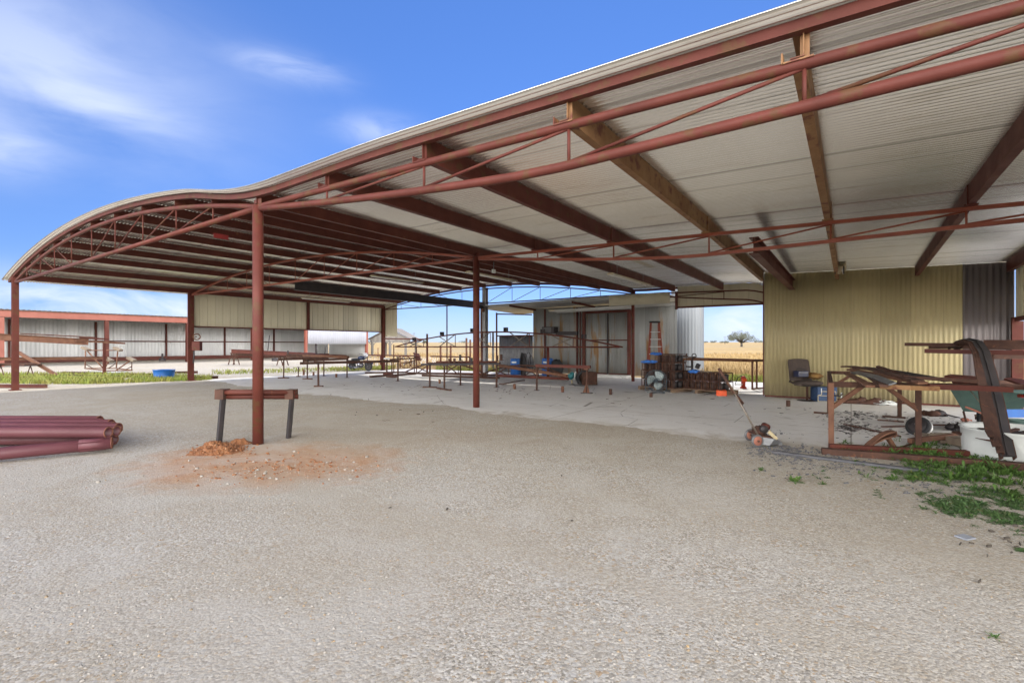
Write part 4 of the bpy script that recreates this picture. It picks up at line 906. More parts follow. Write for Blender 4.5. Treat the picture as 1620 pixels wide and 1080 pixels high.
def uclip(c, d):
    s = Vector((-d.y, d.x, 0)) * .07; vs, fs = [], []
    for a in (-.09, .05):
        o = len(vs)
        for x in (a, a + .045):
            for sg in (-1, 1):
                for z in (0, .18): vs.append(c + d * x + s * sg + V(0, 0, z))
        fs += [tuple(o + i for i in f) for f in ((0, 1, 3, 2), (4, 6, 7, 5), (0, 4, 5, 1), (2, 3, 7, 6), (0, 2, 6, 4), (1, 5, 7, 3))]
    o = len(vs)
    for x in (-.09, .095):
        for sg in (-1, 1):
            for z in (.165, .185): vs.append(c + d * x + s * sg + V(0, 0, z))
    fs += [tuple(o + i for i in f) for f in ((0, 1, 3, 2), (4, 6, 7, 5), (0, 4, 5, 1), (2, 3, 7, 6), (0, 2, 6, 4), (1, 5, 7, 3))]
    return vs, fs
UT = 19.2
bow('spare_truss', 'long spare bow truss propped upright across the back of the slab', PU(625, 548.5, UT), PU(985, 549, UT), .74, 12, .034, OXIDE, 6)
bow('spare_truss', 'small low spare truss on the floor behind the bar footed stands', PZ(640, 589, 25), PZ(772, 594, 22.6), .55, 6, .035, RUST)
bow('spare_truss', 'low spare truss on the floor before the blue drums', PZ(762, 592.5, 23.8), PZ(905, 598.5, 20.2), .5, 6, .035, RUST)
steel('prop_post', 'thick dark red prop post under the left of the long spare truss', PU(675.8, 600, UT + .1), PU(675.8, 528, UT + .1), .11, None, OXIDE, 'tube', 'props of the long spare truss', 'post')
for px, y0, y1, u, lb in ((623, 590, 545, 19.6, 'thin prop at the left tip of the long spare truss'), (659, 590, 548, 19.5, 'slim prop between the left tip and the thick prop'), (763, 600, 524, 19.6, 'slim rusty upright just right of the second red post')):
    p = PU(px, y0, u); p.z = 0; steel('prop_post', lb, p, PU(px, y1, u), .06, None, OXIDE_D, 'tube', 'props of the long spare truss', 'post')
p = PU(867, 600, 19.9); p.z = 0; steel('prop_post', 'thick rusty prop near the second blue drum', p, PU(867, 549, 19.9), .13, None, OXIDE, 'tube', 'props of the long spare truss', 'post')
# pipe rail fence behind the slab
t = thing('pipe_fence', 'rusty pipe rail fence along the pasture behind the slab', 'fence', PU(640, 590, 24.3))
for y, pa, pb in ((535.5, 608, 676), (561.5, 580, 665), (563.5, 681, 743)): P('rail', OXIDE_D, t, lambda b: b.tube(PU(pa, y, 24.3), PU(pb, y + (1 if pa > 590 else 1.5), 24.3), .045, n=8))
for px, y in ((581, 561), (602, 561), (633, 562), (743, 564), (608, 535)):
    p = PU(px, y, 24.3); P('post', OXIDE_D, t, lambda b: b.tube((p.x, p.y, -.1), p, .045, n=8))
# dark bars and clips on the middle stands
steel('rail', 'stack of dark bars on the bar footed stands, front one', PZ(666, 576.5, 18.3), PZ(790, 575.5, 18.4), .1, .07, DARK, 'bar', GB)
steel('rail', 'dark bar lying on the back of the middle stands', PZ(676, 574.5, 18.9), PZ(792, 574, 19.0), .12, .06, RUST, 'bar', GB)
steel('rail', 'dark angle bar on top of the middle stack of bars', PZ(690, 573.6, 18.6), PZ(786, 573.3, 18.8), .06, None, OXIDE_D, 'angle', GB)
for px, y, lb in ((711, 571.5, 'leftmost small angle clip on the dark bars'), (719, 571, 'second small angle clip on the dark bars'), (728, 568, 'tall box clip on the dark bars left of the second red post'), (746, 570, 'angle clip right behind the second red post, left one'), (751, 570, 'angle clip right behind the second red post, right one'), (786.5, 569, 'thin upright clip at the right end of the dark bars'), (793, 567.5, 'large dark clip at the right end of the dark bars')):
    p = PZ(px, y, 18.5); b = MB(); hh = .1 if y > 569 else .17; b.bar(p - V(0, 0, .06), p + V(0, 0, hh), .05, .08); b.box(p + V(.02, 0, -.05), (.14, .1, .02)); tag(b.build('angle_clip', RUST if px % 2 else DARK), lb, 'clip', 'clips on the dark bars')
steel('rail', 'single rusty square rail between a stand and the gusseted stand', PZ(848, 578, 17.2), PZ(934, 580.5, 16.0), .09, .1, OXIDE, 'bar', GB)
steel('big_pipe', 'thick rusty pipe slanting down in front of the blue drums', PZ(787, 577.5, 20.6), PZ(897, 594.5, 18), .13, None, RUST_L, 'tube', 'pipes before the blue drums', 'pipe')
steel('big_pipe', 'low rusty pipe lying near the floor before the blue drums', PZ(787, 594, 20.6), PZ(899, 599, 18.6), .12, None, OXIDE_D, 'tube', 'pipes before the blue drums', 'pipe')
b = MB(); b.path([PZ(789, 607, 19.6), PZ(796, 607.5, 19.4), PZ(812, 604, 20), PZ(830, 601.5, 20.6)], .025, 6); tag(b.build('bent_rod', RUST), 'bent rusty rod on the floor right of the middle stands', 'rod')
# drums, hung hoses, machine and boxes in front of the shed
def drum(p, r, h, label):
    t = thing('plastic_drum', label, 'drum', p, 'blue drums by the shed')
    P('body', BLUE, t, lambda b: b.lathe([(.001, 0), (r * .94, 0), (r, .04), (r, h * .3), (r * 1.03, h * .33), (r, h * .36), (r, h * .64), (r * 1.03, h * .67), (r, h * .7), (r, h - .04), (r * .93, h), (r * .9, h - .02), (.001, h - .02)], (0, 0, 0), n=28), local=True)
    P('label', WHITE, t, lambda b: b.lathe([(r * 1.005, h * .72), (r * 1.005, h * .8)], (0, 0, 0), n=28), local=True) if False else None
    P('bung', WHITE, t, lambda b: b.lathe([(.001, h + .02), (.04, h + .02), (.04, h - .02)], (r * .5, -r * .4, 0), n=10), local=True)
    P('paper_patch', WHITE, t, lambda b: b.add([(r * 1.01 * math.sin(a), -r * 1.01 * math.cos(a), z) for a in (-.3 + .2 * k for k in range(6)) for z in (h * .73, h * .82)], [(2 * k, 2 * k + 2, 2 * k + 3, 2 * k + 1) for k in range(5)]), local=True)
drum(PU(816, 592, 21.9) * Vector((1, 1, 0)), .29, .88, 'blue plastic drum behind the slanting pipe, left one'); drum(PU(866, 592, 22.1) * Vector((1, 1, 0)), .29, .92, 'blue plastic drum half hidden behind the rusty prop')
p = PU(881, 592, 22.0); t = tag(MB().lump((p.x, p.y, .42), (.36, .3, .44), .3, 4, .12, 14, 8).build('rubbish_bag', BLACK), 'black rubbish bag bulging beside the second blue drum', 'bag')
p = PU(828, 601, 20.3); p.z = 0; t = thing('hose_post', 'dark upright post draped with coiled cables before the half wall', 'post', p)
P('post', DARK, t, lambda b: b.ibeam((0, 0, 0), (0, 0, 1.2), .16, .2, .02, up=(1, 0, 0)), local=True); P('base', DARK, t, lambda b: b.box((0, 0, .02), (.4, .4, .04)), local=True)
for k in range(4): P('cable_loop', BLACK, t, lambda b: b.path([(.1 * math.sin(a) * (1 + .2 * k) + .02 * k, -.12 - .015 * k, .9 + .32 * math.cos(a) - .05 * k) for a in [i * .33 for i in range(20)]], .018, 6), local=True)
for k, (px, y0, y1) in enumerate(((836, 557, 582), (840, 562, 590))):
    p = PU(px, y0, 21.6); hh = (y1 - y0) * 24 / F; t = tag(MB().path([p + V(.14 * math.sin(a), 0, -hh / 2 + hh / 2 * math.cos(a)) for a in [i * .33 for i in range(20)]], .02, 6).build('hose_loop', DARK), ('thin grey hose loop hanging on the half wall, upper one', 'thin grey hose loop hanging on the half wall, lower one')[k], 'hose', 'hoses hung on the half wall')
p = PU(870, 522, 22.7); t = thing('wall_unit', 'dark square machine unit mounted high on the shed wall', 'machine', p); P('case', DARK, t, lambda b: b.box((0, 0, 0), (.75, .45, .34)), local=True, bevel=.02); P('grille', GREY, t, lambda b: [b.bar((-.32 + .07 * i, -.23, -.13), (-.32 + .07 * i, -.23, .13), .02) for i in range(8)] and None, local=True)
steel('shelf_rail', 'dark shelf rail running right from the wall unit', PU(880, 527, 22.85), PU(914, 527, 22.85), .15, .2, DARK, 'bar')
# teal bench grinder on its stand
p = G(905, 609); t = thing('bench_grinder', 'small teal machine with a pale wheel on a thin stand', 'machine', p, rz=TH)
P('housing', TEAL, t, lambda b: b.lathe([(.001, -.16), (.09, -.15), (.12, -.05), (.12, .06), (.08, .14), (.001, .15)], (-.02, 0, .38), (.5, 0, .85), 16), local=True); P('motor', TEAL, t, lambda b: b.box((-.12, 0, .36), (.14, .18, .16), Matrix.Rotation(.3, 3, 'Y')), local=True, bevel=.02)
P('wheel', WHITE, t, lambda b: b.lathe([(.001, -.03), (.17, -.03), (.19, 0), (.17, .03), (.001, .03)], (.14, -.02, .36), (1, -.35, 0), 20), local=True); P('leg', CREAM, t, lambda b: b.tube((.0, 0, .03), (-.02, 0, .28), .03, n=8), local=True); P('foot', GREY, t, lambda b: b.lathe([(.14, 0), (.14, .02), (.04, .05)], (0, 0, 0), n=14), local=True)
p = G(929, 609); t = thing('steel_bin', 'open topped rusty steel bin beside the gusseted stand', 'bin', p, rz=TH + .2); 
for (c, s_) in (((0, -.3, .28), (.62, .015, .5)), ((0, .3, .28), (.62, .015, .5)), ((-.305, 0, .28), (.015, .59, .5)), ((.305, 0, .28), (.015, .59, .5)), ((0, 0, .04), (.6, .58, .02))): P('panel', RUST, t, lambda b: b.box(c, s_), local=True)
p = G(921, 610); tag(MB().torus(p + V(.02, .1, .30), (.6, -.7, 0), .24, .075).build('tyre', BLACK), 'black tyre standing between the teal machine and the rusty bin', 'tyre')
t = thing('grey_dish', 'flat pale grey dish on the floor under the teal machine', 'dish', G(915, 611)); P('dish', GREY, t, lambda b: b.lathe([(.001, .01), (.14, .01), (.2, .05), (.21, .05), (.15, 0)], (0, 0, 0), n=20), local=True)
# step ladder
p = G(1036, 606); Zl = 20.5; t = thing('step_ladder', 'orange step ladder standing open behind the crates', 'ladder', p, rz=TH); hh = 1.6 + (Y0 - 510) * Zl / F
wt, wb = .17, .36
for s in (-1, 1):
    P('rail', LADDER, t, lambda b: b.bar((s * wb - .06, -.38, 0), (s * wt, 0, hh), .035, .085), local=True); P('rear_rail', LADDER, t, lambda b: b.bar((s * wb * .9 + .02, .4, 0), (s * wt * .9, .04, hh - .08), .03, .05), local=True)
for i in range(1, 8): 
    k = i / 8.3; w_ = wb + (wt - wb) * k; P('step', ALU, t, lambda b: b.box((-.06 * (1 - k), -.38 * (1 - k), hh * k), (2 * w_, .08, .03)), local=True)
P('top_cap', BLACK, t, lambda b: b.box((0, .02, hh + .02), (.42, .2, .07)), local=True, bevel=.01)
# pallets and wire crates
def pallet(a, c, depth, label):
    d = (c - a); L = d.length; t = thing('pallet', label, 'pallet', (a + c) / 2, 'pallets under the crates', math.atan2(d.y, d.x))
    for i in range(6): P('deck_board', PALLET, t, lambda b: b.box((0, .06 + i * (depth - .12) / 5, .125), (L, .1, .022)), local=True)
    for i in range(3): P('bearer', PALLET, t, lambda b: b.box((-L / 2 + .06 + i * (L - .12) / 2, depth / 2, .057), (.1, depth, .11)), local=True)
    return t, L
pa, pc = G(1009, 616), G(1065, 621.5); pallet(pa, pc, 1.0, 'weathered pallet under the tall stack of crates'); ra, rc = G(1067, 619), G(1139, 626); pallet(ra, rc, 1.0, 'weathered pallet under the low row of crates')
CW, CH, CD = .245, .285, .62
def make_crate(label):
    t = thing('wire_crate', label, 'crate', (0, 0, 0), 'rusty crates stacked on the pallets')
    def fr(b):
        for x in (-.112, .112):
            for y in (0, CD): b.bar((x, y, 0), (x, y, CH), .018)
        for z in (.012, CH - .012):
            for y in (0, CD): b.bar((-.112, y, z), (.112, y, z), .02)
            for x in (-.112, .112): b.bar((x, 0, z), (x, CD, z), .02)
    P('frame', RUST, t, fr, local=True)
    def sl(b):
        for i in range(3): b.bar((-.06 + .06 * i, -.004, .01), (-.06 + .06 * i, -.004, CH - .01), .012)
    P('slats', RUST_L, t, sl, local=True)
    P('roll', DARK, t, lambda b: b.lathe([(.001, .02), (.09, .02), (.09, CH - .05), (.001, CH - .05)], (0, .13, 0), n=12), local=True)
    P('rear_roll', DARK, t, lambda b: b.lathe([(.001, .02), (.09, .02), (.09, CH - .05), (.001, CH - .05)], (0, .42, 0), n=12), local=True)
    return t
proto = None; lv = ['bottom', 'second', 'third', 'top']; cl = ['first', 'second', 'third', 'fourth', 'fifth', 'sixth', 'seventh']
def put(a, c, i, n, lev, label):
    global proto
    d = (c - a).normalized(); nrm = Vector((-d.y, d.x, 0)); g_ = rnd
    p = a + d * (.10 + i * ((c - a).length - .06) / n + .02) + nrm * (.08 + g_.uniform(-.02, .02)) + V(0, 0, .14 + lev * (CH + .006)); rz = math.atan2(d.y, d.x) + g_.uniform(-.05, .05)
    if proto is None: proto = make_crate(label); proto.location = p; proto.rotation_euler = (0, 0, rz)
    else: copy_thing(proto, p, rz, label)
for lev in range(4):
    for i in range(5):
        if lev == 3 and i < 2: continue
        put(pa + (pc - pa).normalized() * .10, pc + (pc - pa).normalized() * .12, i, 5, lev, 'rusty crate, %s from the left on the %s level of the tall stack' % (cl[i], lv[lev]))
for lev in range(2):
    for i in range(7): put(ra - (rc - ra).normalized() * .05, rc + (rc - ra).normalized() * .06, i, 7, lev, 'rusty crate, %s from the left on the %s level of the low row' % (cl[i], ('lower', 'upper')[lev]))
def tarp(px, py, Z, L, w, h, seed, label):
    p = PZ(px, py, Z); b = MB(); g_ = random.Random(seed)
    def fn(s, t_):
        a = t_ * 2 * math.pi; x = (s - .5) * L; k = (math.sin(math.pi * min(1, max(0, s))) ** .5) if 0 < s < 1 else 0; k = max(k, .12)
        q = Vector((x, math.cos(a) * w * k, math.sin(a) * h * k)); q += Vector((0, mn.noise(Vector((s * 6, t_ * 2, seed))) * w * .6, mn.noise(Vector((s * 7, t_ * 3, seed + 9))) * h * .6)) * k; return p + Matrix.Rotation(TH + .1, 3, 'Z') @ q
    b.grid(fn, 22, 12); return tag(b.build('tarp_bundle', BLUETARP), label, 'tarp', 'crumpled blue tarps')
tarp(1027, 572, 16.4, .60, .14, .06, 1, 'crumpled blue tarp on the left end of the tall crate stack'); tarp(1038, 559.5, 16.9, .44, .12, .05, 2, 'crumpled blue tarp on top of the tall crate stack'); tarp(1098, 587.5, 16.3, .44, .14, .06, 3, 'crumpled blue tarp on the low row of crates')
p = PZ(1116, 588, 16.2); t = tag(MB().box(p, (.40, .25, .02), Matrix.Rotation(TH + .2, 3, 'Z')).build('wood_offcut', WOOD), 'thin wood offcut on the low row of crates', 'board')
p = PZ(1054, 560.5, 17); steel('wood_offcut', 'narrow wooden batten lying along the top of the tall crate stack', PZ(1045, 561.5, 16.9), PZ(1070, 562, 16.7), .09, .025, WOOD, 'bar', None, 'board')
t = tag(MB().box(G(1141, 621, .09), (.3, .42, .17), Matrix.Rotation(TH - .35, 3, 'Z')).build('orange_block', ORANGE, bevel=.012), 'bright orange block on the floor at the end of the pallets', 'block')
# big floor fan
p = G(1038, 622); t = thing('floor_fan', 'large blue grey floor fan in front of the tall crate stack', 'fan', p, rz=TH + .12); R = .345; cz = .43
def ring(b, R_, y): b.torus((0, y, cz), (0, 1, 0), R_, .008, 32, 6)
for y in (-.07, .09): P('cage_ring', GREYBLUE, t, lambda b: ring(b, R, y), local=True)
def grille(b):
    for k in range(4): b.torus((0, -.085, cz), (0, 1, 0), R * (.25 + .22 * k), .003, 32, 5)
    for k in range(20):
        a = 2 * math.pi * k / 20; b.path([(math.cos(a) * R * .12, -.10, cz + math.sin(a) * R * .12), (math.cos(a) * R * .7, -.10, cz + math.sin(a) * R * .7), (math.cos(a) * R, -.07, cz + math.sin(a) * R), (math.cos(a) * R, .09, cz + math.sin(a) * R), (math.cos(a) * R * .3, .13, cz + math.sin(a) * R * .3)], .0028, 4)
tag(P('grille', GREYBLUE, t, grille, local=True))
def fblade(k):
    def f(b):
        a0 = .6 + k * 2.094
        def fn(s, u_):
            r_ = .05 + .26 * s; a = a0 + (u_ - .5) * (1.75 - .2 * s) * (.45 + .55 * math.sin(math.pi * (.25 + .65 * s))) + .5 * s; return (math.cos(a) * r_, .01 + (u_ - .5) * .09, cz + math.sin(a) * r_)
        b.grid(fn, 8, 6)
    return f
for k in range(3): P('blade', FANBLADE, t, fblade(k), local=True, solid=.004)
P('hub', GREYBLUE, t, lambda b: b.lathe([(.001, -.05), (.05, -.045), (.06, 0), (.09, .1), (.08, .22), (.001, .23)], (0, 0, cz), (0, 1, 0), 16), local=True)
def yoke(b): b.path([(-R - .02, .02, cz), (-R - .02, .02, .1), (-R * .8, .02, .03), (R * .8, .02, .03), (R + .02, .02, .1), (R + .02, .02, cz)], .014, 8)
P('stand', GREYBLUE, t, yoke, local=True)
for s in (-.2, .2): P('foot', GREYBLUE, t, lambda b: b.bar((s, -.2, .015), (s, .22, .015), .04, .03), local=True)
# work bench frame at the opening
Zb2 = 17.7; w0, w1, w2 = PZ(1070, 567.5, 17.3), PZ(1192, 570.5, 17.6), None
t = thing('work_bench', 'long rusty steel frame bench standing in the sunlit opening', 'bench', ((w0.x + w1.x) / 2, (w0.y + w1.y) / 2, 0)); nv = Vector((.25, .55, 0))
for o in (V(0, 0, 0), nv): P('top_rail', RUST_L, t, lambda b: b.bar(w0 + o, w1 + o, .07, .09))
for k in (.0, .33, .66, 1): P('cross_bar', RUST, t, lambda b: b.bar(w0.lerp(w1, k) - V(0, 0, .003), w0.lerp(w1, k) + nv - V(0, 0, .003), .05, .06))
for k in (.09, .91, .985): 
    q = w0.lerp(w1, k) + (nv if .5 < k < .95 else V(0, 0, 0)); P('leg', RUST_L, t, lambda b: b.bar((q.x, q.y, 0), (q.x, q.y, q.z - .045), .06))
q = w0.lerp(w1, .985); P('foot_rail', RUST_L, t, lambda b: b.bar((q.x, q.y, .03), (q.x + nv.x, q.y + nv.y, .03), .06, .05))
P('hanging_bar', DARK, t, lambda b: b.bar(PZ(1095, 585, 17.35), PZ(1095, 566, 17.35), .07)); P('clamp', DARK, t, lambda b: b.box(PZ(1104, 579, 17.35), (.14, .1, .17), Matrix.Rotation(.4, 3, 'Y'))); P('clamp_arm', DARK, t, lambda b: b.bar(PZ(1085, 579.5, 17.35), PZ(1094, 580.5, 17.35), .06))
q = PZ(1098, 562.5, 17.5); tag(MB().torus(q, (.3, -.9, 0), .07, .016).build('steel_ring', DARK), 'dark steel ring standing on the long work bench', 'ring')
b = MB(); b.box(PZ(1082, 563.5, 17.5), (.24, .12, .06), Matrix.Rotation(TH, 3, 'Z')); b.tube(PZ(1085, 561.5, 17.5), PZ(1087, 559.5, 17.5), .03, n=8); b.tube(PZ(1076, 564, 17.5), PZ(1102, 564.3, 17.5), .015, n=6); tag(b.build('hand_tool', RUST), 'rusty hand tool lying on the left of the work bench', 'tool')
p = G(1176, 614.5); t = thing('floor_jack', 'red hydraulic jack with a black hose at the foot of the bench', 'jack', p, rz=TH)
P('body', REDP, t, lambda b: b.lathe([(.11, 0), (.11, .06), (.07, .08), (.08, .36), (.10, .38), (.05, .46), (.001, .47)], (0, 0, 0), n=16), local=True); P('hose', BLACK, t, lambda b: b.path([(.0, 0, .45), (-.1, 0, .47), (-.22, 0, .38), (-.28, .02, .2), (-.27, .02, .12)], .014, 6), local=True); P('handle', WHITE, t, lambda b: b.tube((-.05, -.05, .15), (-.34, -.05, .16), .018, n=8), local=True); P('bracket', ORANGE, t, lambda b: b.box((0, -.08, .32), (.15, .06, .1)), local=True)

# chair with the little box on it
p = G(1276, 634); t = thing('swivel_chair', 'worn brown upholstered pedestal chair facing the yard by the yellow wall', 'chair', p, rz=TH + .15); 
P('seat', FABRIC, t, lambda b: b.lump((0, -.05, .52), (.40, .36, .085), 0, 3, .05, 20, 8), local=True); P('seat_pan', DARK, t, lambda b: b.box((.02, 0, .445), (.5, .45, .03)), local=True, bevel=.02)
def backr(b):
    def fn(s, u_):
        a = u_ * 2 * math.pi; z = .56 + .62 * s; w_ = .36 * (1 - .06 * s) * (1 if s < .93 else .9); x = math.copysign(abs(math.cos(a)) ** .4, math.cos(a)) * w_; y = math.sin(a) * .05 + .27 + .12 * s
        return (x + .04, y, z)
    b.grid(fn, 12, 28); 
P('backrest', FABRIC, t, backr, local=True); P('back_cap', FABRIC, t, lambda b: b.lump((.04, .39, 1.17), (.325, .055, .03), 0, 8, .03, 18, 6), local=True)
P('pedestal', RUST, t, lambda b: b.tube((.02, 0, .02), (.02, 0, .44), .03, n=12), local=True); P('base', DARK, t, lambda b: b.lathe([(.001, .03), (.25, .02), (.28, 0)], (.02, 0, 0), n=20), local=True)
P('side_arm', FABRIC, t, lambda b: b.path([(-.36, -.25, .47), (-.42, -.05, .5), (-.38, .2, .55)], .03, 8), local=True)
p = PZ(1267, 591, 14.0); t = thing('radio', 'small navy box with a handle lying on the brown chair', 'radio', p, rz=TH + .2); P('case', NAVY, t, lambda b: b.box((0, 0, 0), (.34, .2, .17)), local=True, bevel=.012); P('trim', GREY, t, lambda b: b.box((0, -.101, .04), (.3, .006, .02)), local=True); P('handle', BLACK, t, lambda b: b.path([(-.15, 0, .08), (-.13, 0, .13), (.13, 0, .13), (.15, 0, .08)], .01, 6), local=True)
p = PZ(1288, 594.5, 14.05); tag(MB().lump(p, (.19, .18, .09), .2, 12, .3, 12, 7).build('cloth', MUSTARD), 'crumpled mustard cloth on the right of the chair seat', 'cloth')
# printed box and the small things along the wall
p = G(1309, 636); t = thing('printed_box', 'blue box with cream outline on the floor by the yellow wall', 'box', p, rz=TH - .1)
BOXB = mat('printed_blue', (.035, .07, .15), (.025, .05, .11), 6, .6)
P('carton', BOXB, t, lambda b: b.box((0, .2, .21), (.52, .4, .42)), local=True, bevel=.006)
def outl(b):
    pts = [(-.25, .02), (-.25, .19), (-.16, .21), (-.15, .30), (-.03, .30), (.22, .30), (.23, .19), (.25, .16), (.25, .02), (-.25, .02)]
    for (x0, z0), (x1, z1) in zip(pts, pts[1:]): b.bar((x0, -.002, z0), (x1, -.002, z1), .006, .018, up=(0, 1, 0)) if False else b.tube((x0, -.001, z0), (x1, -.001, z1), .009, n=6)
P('outline', CREAM, t, outl, local=True); P('band', CREAM, t, lambda b: b.box((-.06, -.003, .18), (.3, .006, .012)), local=True); P('mark', WHITE, t, lambda b: b.box((-.16, -.003, .33), (.02, .006, .12)), local=True)
p = G(1332, 634); t = tag(MB().box(p + V(0, .1, .12), (.2, .2, .24), Matrix.Rotation(TH, 3, 'Z')).build('small_carton', WHITE, bevel=.005), 'small white carton right of the blue printed box', 'box')
p = G(1343, 634.5); t = tag(MB().box(p + V(0, .1, .14), (.1, .18, .28), Matrix.Rotation(TH, 3, 'Z')).build('small_carton', FABRIC, bevel=.005), 'small dark carton beside the white carton', 'box')
steel('floor_board', 'thin wood strip lying along the foot of the yellow wall', G(1338, 638), G(1362, 637.5), .12, .04, WOOD, 'bar', None, 'board')
b = MB(); [b.lump(G(1345 + 8 * i, 635.4 + .35 * i, .05), (.2, .12, .06 + .03 * (i % 3)), .5, i, .35, 8, 5) for i in range(8)]; tag(b.build('sweepings', RUST), 'low dark line of sweepings against the yellow wall', 'sweepings', kind='stuff')
tag(MB().lump(G(1399, 638, .05), (.24, .14, .07), .4, 5, .4, 10, 6).build('plastic_sheet', WHITE), 'crumpled clear plastic by the foot of the yellow wall', 'plastic')

# old motor reel mower
p = G(1205, 703.5); t = thing('reel_mower', 'old rusty motor mower with a long forked handle at the slab edge', 'mower', p, rz=TH)
def wheel(parent, c, axis, R_, w_, tm, rm, hubm, local=True):
    ty = P('wheel', tm, parent, lambda b: b.torus(c, axis, R_ * .8, R_ * .2, 28, 8), local=local); P('rim', rm, ty, lambda b: b.lathe([(.001, -w_ * .4), (R_ * .35, -w_ * .3), (R_ * .66, -w_ * .15), (R_ * .7, -w_ * .4), (R_ * .72, w_ * .4), (R_ * .3, w_ * .3), (.001, w_ * .4)], c, axis, 24), local=local); P('hub', hubm, ty, lambda b: b.lathe([(.001, -w_ * .9), (R_ * .14, -w_ * .8), (R_ * .16, w_ * .8), (.001, w_ * .9)], c, axis, 12), local=local)
PINKRUST = mat('faded_red_rim', (.36, .15, .10), (.27, .10, .07), 9, .7)
wheel(t, V(-.16, -.18, .10), (.15, -1, 0), .10, .05, GREY, PINKRUST, RUST); wheel(t, V(-.02, .34, .10), (.15, -1, 0), .10, .05, GREY, PINKRUST, RUST)
P('side_plate', GREY, t, lambda b: b.prism([(-.12, -.12, .16), (.10, -.20, .13), (.24, -.14, .05), (.02, -.2, .03), (-.12, -.14, .04)], (.02, .02, 0)), local=True)
P('side_plate', GREY, t, lambda b: b.prism([(-.02, .30, .16), (.14, .28, .13), (.26, .26, .05), (.10, .28, .03), (-.02, .3, .04)], (.02, .02, 0)), local=True)
P('roller', GREY, t, lambda b: b.tube((.22, -.14, .05), (.29, .26, .05), .035, n=12), local=True); P('deck', RUST, t, lambda b: b.box((.02, .06, .155), (.2, .44, .02), Matrix.Rotation(.1, 3, 'Y')), local=True)
for k in range(5): P('reel_blade', DARK, t, lambda b: b.strip([(.05 + .07 * math.cos(k * 1.257 + j * .16) + j * .012 - .02, -.14 + j * .05, .09 + .07 * math.sin(k * 1.257 + j * .16)) for j in range(9)], .03, .004, (1, 0, 0)), local=True)
P('engine', RUST, t, lambda b: b.lump((-.02, .03, .225), (.085, .10, .075), .2, 3, .25, 12, 7), local=True); P('cooling_fins', RUST, t, lambda b: [b.box((-.06, .05, .20 + .017 * i), (.10, .12, .007)) for i in range(5)] and None, local=True); P('fuel_tank', OXIDE_D, t, lambda b: b.lathe([(.001, -.06), (.05, -.055), (.05, .055), (.001, .06)], (.09, .05, .29), (0, 1, .1), 14), local=True)
P('chain_guard', CREAM, t, lambda b: b.bar((.03, -.16, .24), (.16, -.15, .12), .02, .05), local=True); P('recoil', DARK, t, lambda b: b.lathe([(.001, -.02), (.06, -.02), (.06, .03), (.001, .03)], (-.02, -.1, .27), (0, -1, 0), 14), local=True)
P('handle_rod', LIGHTST, t, lambda b: b.tube((-.13, -.16, .17), (-.44, -.02, .82), .014, n=8), local=True); P('handle_rod', LIGHTST, t, lambda b: b.tube((.02, .26, .20), (-.42, .02, .84), .014, n=8), local=True); P('handle', RUST, t, lambda b: b.path([(-.30, .0, .66), (-.43, 0, .82), (-.56, 0, 1.02), (-.69, 0, 1.225)], .024, 8), local=True); P('grip_sleeve', WOOD, t, lambda b: b.tube((-.43, 0, .82), (-.55, 0, 1.005), .024, n=8), local=True)
# ------------------------------------------------------------------ the steel rack and the scrap at the right
fl, fr_, bl_, br_ = V(-.26, 9.28, 0), V(.85, 9.74, 0), V(-.42, 13.47, 0), V(.87, 13.6, 0)
t = thing('steel_rack', 'tall rusty steel rack with braced legs at the slab edge', 'rack', (.2, 11.4, 0)); HT = 1.0
UPV = V(0, 0, HT)
for q in (fl, fr_, bl_, br_): P('leg', RUST_L if q is fl else RUST, t, lambda b: b.bar(q - V(0, 0, .06), q + UPV, .075))
for a, c in ((fl, bl_), (fr_, br_), (fl, fr_), (bl_, br_)): P('top_rail', RUST, t, lambda b: b.bar(a + UPV - V(0, 0, .03), c + UPV - V(0, 0, .03), .06, .07))
P('top_rail', RUST, t, lambda b: b.bar(fl + V(0, 0, .98), fl + V(0, 0, .98) + (fr_ - fl) * 2.6, .07, .08))
for a, c, k in ((fl, fr_, .36), (fl, bl_, .14), (fr_, fl, .36), (bl_, br_, .36)): P('brace', RUST_L, t, lambda b: b.bar(a + V(0, 0, .60), a.lerp(c, k) + V(0, 0, .95), .05, .06))
P('hook', DARK, t, lambda b: b.path([fl + V(.04, 0, .80), fl + V(.12, 0, .80), fl + V(.15, 0, .84)], .012, 6))
for q in (bl_, br_): P('foot', RUST, t, lambda b: b.box(q + V(-.1, 0, .02), (.4, .1, .04)))
def scrap(name, label, pts, w, h, m, cat='scrap bar', group='scrap bars on the rack', roll=0):
    pts = [G(*p) for p in pts]; d = (pts[-1] - pts[0]); side = Vector((-d.y, d.x, roll * d.length)); b = MB(); b.strip(pts, w, h, side); return tag(b.build(name, m), label, cat, group)
scrap('flat_bar', 'widest long flat bar of the scrap pile, its pointed end out at the left', [(1337, 580, 1.16), (1345, 579.5, 1.17), (1384, 585, 1.15), (1452, 603, 1.10)], .16, .03, RUST)
scrap('flat_bar', 'flat bar sagging off the left of the scrap pile', [(1341, 591, 1.06), (1362, 602, 1.04), (1377, 611, 1.02)], .11, .03, RUST_L)
scrap('flat_bar', 'second long flat bar crossing the scrap pile', [(1345, 584, 1.13), (1400, 595, 1.10), (1460, 606, 1.08)], .12, .03, RUST_L, roll=.1)
scrap('flat_bar', 'thin tilted bar sticking up at the back of the scrap pile', [(1388, 579.5, 1.22), (1420, 590, 1.14), (1448, 600, 1.10)], .05, .03, RUST, roll=.2)
scrap('flat_bar', 'twisted grey flat bar in the middle of the scrap pile', [(1350, 588, 1.10), (1385, 596, 1.12), (1412, 607, 1.07)], .09, .02, GREY, roll=.4)
